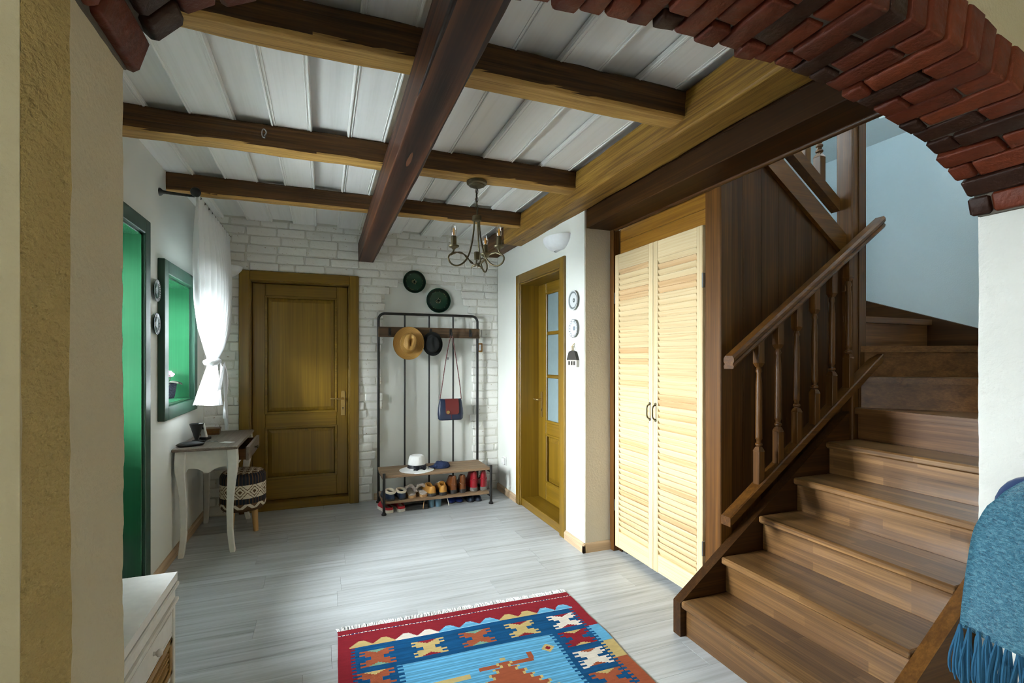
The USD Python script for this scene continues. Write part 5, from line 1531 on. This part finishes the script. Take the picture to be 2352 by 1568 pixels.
# ================================================================== CHANDELIER
ch = thing('chandelier', 'aged bronze chandelier with three candle bulbs hanging on a chain from the middle beam', 'chandelier', loc=(.893, 2.945, 0))
obj('canopy', lathe([(0, 2.430), (.022, 2.432), (.048, 2.443), (.050, 2.450), (.062, 2.456), (.064, 2.470), (0, 2.472)], 36), M['bronze'], ch, smooth=40)
z, k = 2.428, 0
links = []
while z > 2.262:
    c = []
    for a in np.linspace(0, 2 * PI, 18):
        x, zz_ = .0075 * math.cos(a), .0165 * math.sin(a)
        c.append((x if k % 2 == 0 else 0, 0 if k % 2 == 0 else x, z - .0165 + zz_))
    obj('chain_link', tube(c, .0021, 6, False), M['bronze'], ch); z -= .0265; k += 1
obj('cable', tube(spline([(.004, 0, 2.43), (-.003, .003, 2.38), (.003, -.003, 2.32), (0, 0, 2.25)], 16), .0028, 6), M['black'], ch)
obj('hub', lathe([(0, 2.222), (.024, 2.224), (.029, 2.228), (.029, 2.252), (.026, 2.258), (0, 2.260)], 28), M['bronze'], ch, smooth=40)
bulb_glass = usdkit.material(stage, '/World/Looks/bulb_glass', {'t': ('transparent_bsdf', {'color': (.96, .96, .95)}), 'g': ('glossy_bsdf', {'roughness': .03, 'color': (1, 1, 1)}), 'f': ('layer_weight', {'blend': .35}), 'm': ('mix_closure', {})},
                             [('f.facing', 'm.fac'), ('t.BSDF', 'm.closure1'), ('g.BSDF', 'm.closure2')], surface='m.closure')
M['filament'] = plain('amber_filament', lin(226, 160, 60), .4)
for q, a in enumerate((PI + .20, -.85, .92)):
    ca, sa = math.cos(a), math.sin(a)
    pol = lambda r, z, s=0: (r * ca - s * sa, r * sa + s * ca, z)
    arm = obj('arm', tube(spline([pol(.018, 2.232), pol(.022, 2.16), pol(.040, 2.06), pol(.085, 1.965), pol(.140, 1.935), pol(.182, 1.950), pol(.192, 1.985), pol(.172, 2.005), pol(.160, 2.02), pol(.158, 2.035)], 44), .0052, 8), M['bronze'], ch, smooth=60)
    obj('twisted_leaf', tube(spline([pol(.176, 1.995), pol(.14, 2.015), pol(.10, 2.012, .004), pol(.055, 1.98), pol(.02, 1.955)], 26), [.003 + .004 * abs(math.sin(i * .5)) for i in range(24)] + [.003, .001], 6), M['bronze'], arm, smooth=50)
    cd = obj('candle_holder', lathe([(0, 2.030), (.008, 2.030), (.012, 2.036), (.030, 2.046), (.033, 2.054), (.026, 2.057), (.0165, 2.058), (.0165, 2.108), (.014, 2.112), (0, 2.112)], 24, at=(.158 * ca, .158 * sa, 0)), M['bronze'], ch, smooth=40)
    obj('bulb', lathe([(.0125, 2.112), (.0135, 2.118), (.0185, 2.136), (.0185, 2.146), (.0135, 2.166), (.007, 2.180), (0, 2.186)], 20, at=(.158 * ca, .158 * sa, 0)), bulb_glass, cd, smooth=60)
    obj('filament', cat([tube([(.158 * ca + dx, .158 * sa + dy, 2.118), (.158 * ca + dx * .9, .158 * sa + dy * .9, 2.160)], .0013, 5) for dx, dy in ((.005, 0), (-.005, 0), (0, .005), (0, -.005))]), M['filament'], cd)
obj('centre_socket', cat([lathe([(0, 1.985), (.016, 1.985), (.017, 2.03), (.015, 2.034), (0, 2.034)], 20)] + [tube([(.006 * math.cos(b), .006 * math.sin(b), 1.99), (.010 * math.cos(b), .010 * math.sin(b), 1.955)], .002, 5) for b in (0, 2.1, 4.2)]), M['bronze'], ch, smooth=40)
obj('drop_leaf', cat([tube(spline([(0, 0, 1.965), (.015 * math.cos(b), .015 * math.sin(b), 1.95), (.03 * math.cos(b), .03 * math.sin(b), 1.945), (.036 * math.cos(b), .036 * math.sin(b), 1.93)], 10), [.005, .007, .008, .008, .007, .006, .005, .004, .003, .001], 6) for b in (.4, 2.5, 4.6)]), M['bronze'], ch, smooth=50)

# ================================================================== SHOE BENCH ON THE LEFT
sb = thing('shoe_bench', 'white bench cabinet with a drawer and a slatted basket drawer at the left edge', 'bench')
BX0, BX1, BY0, BY1, BZ = -.945, -.585, 1.30, 2.465, .425
obj('top', box(BX0, BY0 - .012, BZ - .02, BX1 + .012, BY1 + .012, BZ, .008), M['white_paint'], sb)
obj('upper_frame', box(BX0, BY0, .36, BX1, BY1, BZ - .02, .003), M['white_paint'], sb)
obj('ledge', box(BX0, BY0 - .008, .345, BX1 + .012, BY1 + .008, .36, .006), M['white_paint'], sb)
obj('back', box(BX0, BY0, .04, BX0 + .015, BY1, .345, 0), M['white_paint'], sb)
for y in (BY0, BY0 + .565, BY1 - .03):
    obj('side_panel', box(BX0, y, .0, BX1, y + .03, .345, .003), M['white_paint'], sb)
obj('bottom', box(BX0, BY0, .03, BX1 - .01, BY1, .055, 0), M['white_paint'], sb)
obj('divider', box(BX0 + .02, BY0 + .03, .212, BX1 - .004, BY1 - .03, .226, .003), M['white_paint'], sb)
for (a, b_) in ((BY0 + .034, BY0 + .561), (BY0 + .599, BY1 - .034)):
    dr = obj('drawer', cat([box(BX1 - .022, a, .230, BX1 - .003, b_, .341, .003), box(BX1 - .006, a + .02, .248, BX1 + .002, b_ - .02, .323, .003)]), M['white_paint'], sb)
    for yk in (a + .1, b_ - .1) if b_ - a > .7 else ((a + b_) / 2,):
        obj('knob', lathe([(0, 0), (.008, 0), (.006, .010), (.013, .017), (.014, .024), (.008, .031), (0, .032)], 18, 'x', (BX1, yk, .285)), M['white_paint'], dr, smooth=50)
    bk = obj('basket_drawer', cat([box(BX1 - .02, a, .060, BX1 - .002, a + .035, .208, .003), box(BX1 - .02, b_ - .035, .060, BX1 - .002, b_, .208, .003), box(BX1 - .02, a, .06, BX1 - .002, b_, .082, .003), box(BX1 - .02, a, .186, BX1 - .002, b_, .208, .003)]), M['slat_wood']['y'], sb, label='brown wooden basket drawer front')
    for k in range(5):
        zc = .094 + k * .0205
        obj('slat', mv(box(-.005, a + .036, -.008, .005, b_ - .036, .008, .002), (BX1 - .012, 0, zc), ry=25), M['slat_wood']['y'], bk)
t = thing('bench_cushion', 'white seat cushion lying on the bench cabinet', 'cushion')
P, Q = [], []
m = trimesh.creation.box((BX1 - BX0 + .012, BY1 - BY0 + .01, .044)).subdivide().subdivide().subdivide().subdivide()
v = np.array(m.vertices); hx, hy, hz_ = (BX1 - BX0 + .012) / 2, (BY1 - BY0 + .01) / 2, .022
rx_ = np.minimum(hx - np.abs(v[:, 0]), hy - np.abs(v[:, 1])); ed = np.clip(rx_ / .02, 0, 1)
v[:, 2] *= .78 + .22 * np.sqrt(ed); v[:, 2] += (v[:, 2] > 0) * ((meshkit.fbm(v * [9, 4, 0] + 5, 3, 2) - .5) * .010 * ed)
obj('cushion_cover', (v + [(BX0 + BX1) / 2, (BY0 + BY1) / 2, BZ + .0225], np.array(m.faces)), M['cloth_white'], t, smooth=40)

# ================================================================== RUG
rgt = thing('kilim_rug', 'flat woven kilim rug in dark red and blues with white fringe at its far end', 'rug', loc=(.066, 2.612, 0), rz=-1.3)
M['kilim'] = vcol('kilim_wool', .95, .5, 500)
RED, DBL, LBL, BEI, WHT, ORG, SAG = lin(134, 30, 42), lin(8, 74, 120), lin(96, 168, 208), lin(196, 174, 116), lin(226, 218, 206), lin(158, 82, 54), lin(120, 160, 140)
RW, RLN = 1.262, 1.75
seq = [BEI, BEI, WHT, WHT, LBL, LBL, LBL, BEI, BEI, LBL, LBL]
RMOT = [ORG, BEI, ORG, BEI, WHT]
SMOT = [RED, WHT, ORG, BEI, WHT, ORG]
def motif(x, y, c, acc):
    """x, y in -1..1: toothed double-axe figure"""
    if abs(x) > 1 or abs(y) > 1: return None
    w = .30 + .70 * abs(y) ** .9
    tooth = .16 if (abs(x) * 6.0) % 2 < 1 else 0
    yy = abs(y)
    comb = int((yy * 5)) % 2
    lim = .34 + .62 * (yy > .18) * (1.0 if comb == 0 else .55)
    if abs(x) < lim and not (yy > .62 and abs(x) < (yy - .62) * 1.5): return c
    if yy > .62 and abs(x) < (yy - .62) * 1.5 and yy < .98: return acc
    return None
def rug_col(x, y):
    """x across from the left, y from the fringe towards the camera"""
    if y < .112 + .0:
        if abs(y - .048 - .001 * math.sin(x * 60)) < .003: return WHT if (x * 55) % 1 < .6 else DBL
        return RED
    if .05 < x < 1.215 and y < .182:
        k = (x - .05) / (1.165 / 11); i = min(10, int(k)); u = abs((k % 1) - .5) * 2
        pk = .122 + .044 * max(0, u - .2) / .8
        if y < pk: return RED
        if y < .174: return seq[i] if not (seq[i] is LBL and (y * 130) % 2 < .7) else lin(140, 196, 222)
    if y < .182 and (x <= .05 or x >= 1.215): return RED
    e = .055 + (.022 if (y * 42) % 1 < .5 else 0)
    if x < e: return RED
    if x > RW - e:
        q = y - .18
        return RED if q < .19 else (LBL if q < .33 else (BEI if q < .47 else (ORG if q < .7 else RED)))
    if y < .395:
        for i in range(5):
            cx = .172 + .236 * i
            m_ = motif((x - cx) / .082, (y - .282) / .062, RMOT[i], SAG if RMOT[i] is ORG else RED)
            if m_ is not None: return m_
    for i in range(6):
        m_ = motif((x - 1.105) / .082, (y - .445 - .165 * i) / .062, SMOT[i], BEI if i % 2 == 0 else ORG)
        if m_ is not None: return m_
        m_ = motif((x - .150) / .082, (y - .445 - .165 * i) / .062, SMOT[(i + 2) % 6], BEI)
        if m_ is not None: return m_
    s = .0 if (y * 38) % 1 < .5 else .022
    if y > .372 and .245 + s < x < 1.0 - s:
        # light blue field with stepped medallions
        for (mx, my, sz) in ((.70, .82, .36), (.70, 1.55, .36)):
            dx, dy = abs(x - mx), abs(y - my)
            st_ = sz - math.floor(dy / .034) * .040 + (.018 if (dy / .034) % 1 > .5 else 0)
            if dy < sz * .95:
                if dx < st_ * .62 - .012:
                    d2 = dx + dy * 1.05
                    if d2 < .05: return RED
                    if d2 < .12 and not (int(dx * 70) % 2 and int(dy * 70) % 2): return WHT
                    return ORG
                if dx < st_ * .62: return BEI
        for (mx, my) in ((.93, .475), (.34, .72), (.93, 1.2)):
            dx, dy = abs(x - mx), abs(y - my)
            if dx + dy < .016: return RED
            if dx + dy < .036: return BEI
        dx, dy = x - .44, y - .56
        if abs(dy + dx * .0) < .016 and -.08 < dx < .1: return BEI
        if 0 <= dy < .06 and abs(dx + .07) < .015: return BEI
        if abs(y - .53) < .012 and .58 < x < .84: return ORG
        if abs(y - .50) < .025 and (abs(x - .83) < .014): return ORG
        v_ = (y * 61) % 1
        return tuple(np.array(LBL) * (.80 if v_ < .35 else (1.25 if v_ > .75 else 1.0)))
    v_ = meshkit.noise(np.array([x * 3, y * 160, 0]), 6)
    return tuple(np.array(DBL) * (.8 + .45 * v_))
cx_, cy_ = 202, 280
quads, cols = [], []
wob = lambda y: .004 * math.sin(y * 5) + .003 * math.sin(y * 17)
for j in range(cy_):
    y0, y1 = RLN * j / cy_, RLN * (j + 1) / cy_
    for i in range(cx_):
        x0, x1 = RW * i / cx_, RW * (i + 1) / cx_
        h = lambda x, y: .0062 + .0012 * math.sin(9 * x + 4 * y)
        quads.append([(x0 + wob(y0), -y0, h(x0, y0)), (x0 + wob(y1), -y1, h(x0, y1)), (x1 + wob(y1), -y1, h(x1, y1)), (x1 + wob(y0), -y0, h(x1, y0))])
        cols.append(tuple(np.array(rug_col((x0 + x1) / 2, (y0 + y1) / 2)) * (.80 + .16 * meshkit.noise(np.array([x0 * 40, y0 * 150, 0]), 12))))
colored('woven_field', np.array(quads), cols, M['kilim'], rgt)
obj('backing', box(.002, -RLN, .0004, RW - .002, 0, .0045, .001), plain('rug_edge', RED, .95), rgt)
fr, rf = [], random.Random(4)
for k in range(170):
    x = RW * (k + .5) / 170; L = rf.uniform(.028, .045); dx = rf.uniform(-.014, .016)
    fr.append(tube([(x, -.001, .005), (x + dx * .4, L * .5, .007 + rf.random() * .004), (x + dx, L, .004)], [.0026, .0034, .002], 5))
obj('fringe', cat(fr), M['cloth_white'], rgt, kind='stuff')

# ================================================================== CHAIR AND BLANKET AT THE RIGHT EDGE
cx0 = 1.60
M['velvet'] = plain('blue_velvet', lin(16, 54, 104), .8, sheen_weight=.4)
t = thing('dining_chair', 'dark blue upholstered high-backed chair under the blanket at the right edge', 'chair')
def rrect(y0, y1, z0, z1, r, n=7):
    p = []
    for (cy, cz, a0) in ((y1 - r, z0 + .02, -90), (y1 - r, z1 - r, 0), (y0 + r, z1 - r, 90), (y0 + r, z0 + .02, 180)):
        rr2 = r if cz > z0 + .1 else .02
        for a in np.linspace(a0, a0 + 90, n):
            p.append((cy + (rr2 if True else r) * math.cos(math.radians(a)), cz + rr2 * math.sin(math.radians(a))))
    return p
rings = []
for x, k in ((cx0, -.018), (cx0 + .012, -.004), (cx0 + .03, 0), (cx0 + .065, 0), (cx0 + .082, -.004), (cx0 + .094, -.018)):
    rings.append([(x + .10 * (1.09 - c) * .35, b_, c) for b_, c in rrect(.28 - k, .748 + k, .42, 1.082 + k, .085)])
obj('backrest', loft(rings), M['velvet'], t, smooth=50)
obj('seat', box(cx0 + .12, .28, .40, cx0 + .56, .728, .49, .03), M['velvet'], t, smooth=50)
for (x, y) in ((cx0 + .15, .32), (cx0 + .15, .69), (cx0 + .52, .32), (cx0 + .52, .69)):
    obj('leg', tube([(x, y, 0), (x, y, .41)], [.014, .02], 10), M['dark']['z'], t)
n = {'geo': ('geometry', {}), 'mp': ('mapping', {'scale': (1.0, .45, 1.0), 'rotation': (.85, 0, 0)}), 'v': ('noise_texture', {'scale': 210.0, 'detail': 2.0, 'roughness': .5, 'distortion': .8}), 'n': ('noise_texture', {'scale': 700.0, 'detail': 2.0}), 'ml': ('mix_float', {'fac': .3}),
     'r': ('rgb_ramp', {'ramp': [(.28, lin(24, 68, 92)), (.5, lin(64, 120, 144)), (.72, lin(112, 164, 184))]}), 'b': ('bump', {'strength': 1.0, 'distance': .006}), 'p': ('principled_bsdf', {'roughness': 1.0, 'sheen_weight': .5, 'specular_ior_level': .1})}
M['blanket'] = usdkit.material(stage, '/World/Looks/knit_blanket', n, [('geo.position', 'mp.vector'), ('mp.vector', 'v.vector'), ('geo.position', 'n.vector'), ('v.fac', 'ml.a'), ('n.fac', 'ml.b'), ('ml.result', 'r.fac'), ('r.color', 'p.base_color'), ('ml.result', 'b.height'), ('b.normal', 'p.normal')], surface='p.BSDF')
t = thing('blanket', 'teal blue knitted blanket with tassels draped over the blue chair', 'blanket')
path = [(1.475, .70), (1.490, .80), (1.520, .92), (1.555, 1.02), (1.585, 1.085), (1.620, 1.112), (1.66, 1.115), (1.70, 1.095), (1.73, 1.03), (1.745, .93), (1.75, .80), (1.752, .70)]
sp = spline(path, 40); P = []
for i, (x, z) in enumerate(sp):
    row = []
    s_ = i / 39
    far = np.interp(z, [.70, .95, 1.02, 1.07, 1.12], [.752, .745, .730, .700, .655])
    for j in range(26):
        q = j / 25; y = .24 + (far - .24) * q
        rnd = .05 * max(0, q - .80) ** 2 / .04
        zz_ = z - (.030 * max(0, (q - .78) / .22) ** 2 * min(1, max(0, (z - .9) / .15)))
        row.append((x + .008 * math.sin(16 * y + 3 * z) * (.2 + .8 * min(1, max(0, (1.06 - z) / .2))) + (.010 * max(0, q - .85) / .15 * max(0, 1 - s_ * 3)), y, zz_))
    P.append(row)
obj('knitted_cloth', thick(np.array(P), .012), M['blanket'], t, smooth=True)
M['yarn'] = plain('teal_yarn', lin(40, 92, 124), 1.0)
rt = random.Random(8)
for k in range(28):
    y = .745 - k * .0185
    if y < .25: break
    st_ = []
    for q in range(9):
        o = np.array([rt.uniform(-.010, .010), rt.uniform(-.014, .014)]); L = rt.uniform(.12, .16); tw = rt.uniform(-.008, .008)
        st_.append(tube(spline([(1.476, y, .712), (1.474 + o[0] * .6, y + o[1] * .5, .68), (1.470 + o[0], y + o[1] + tw, .712 - L * .65), (1.472 + o[0], y + o[1] * 1.2, .712 - L)], 9), [.0032] * 8 + [.0015], 5))
    obj('tassel', cat(st_), M['yarn'], t, smooth=60)
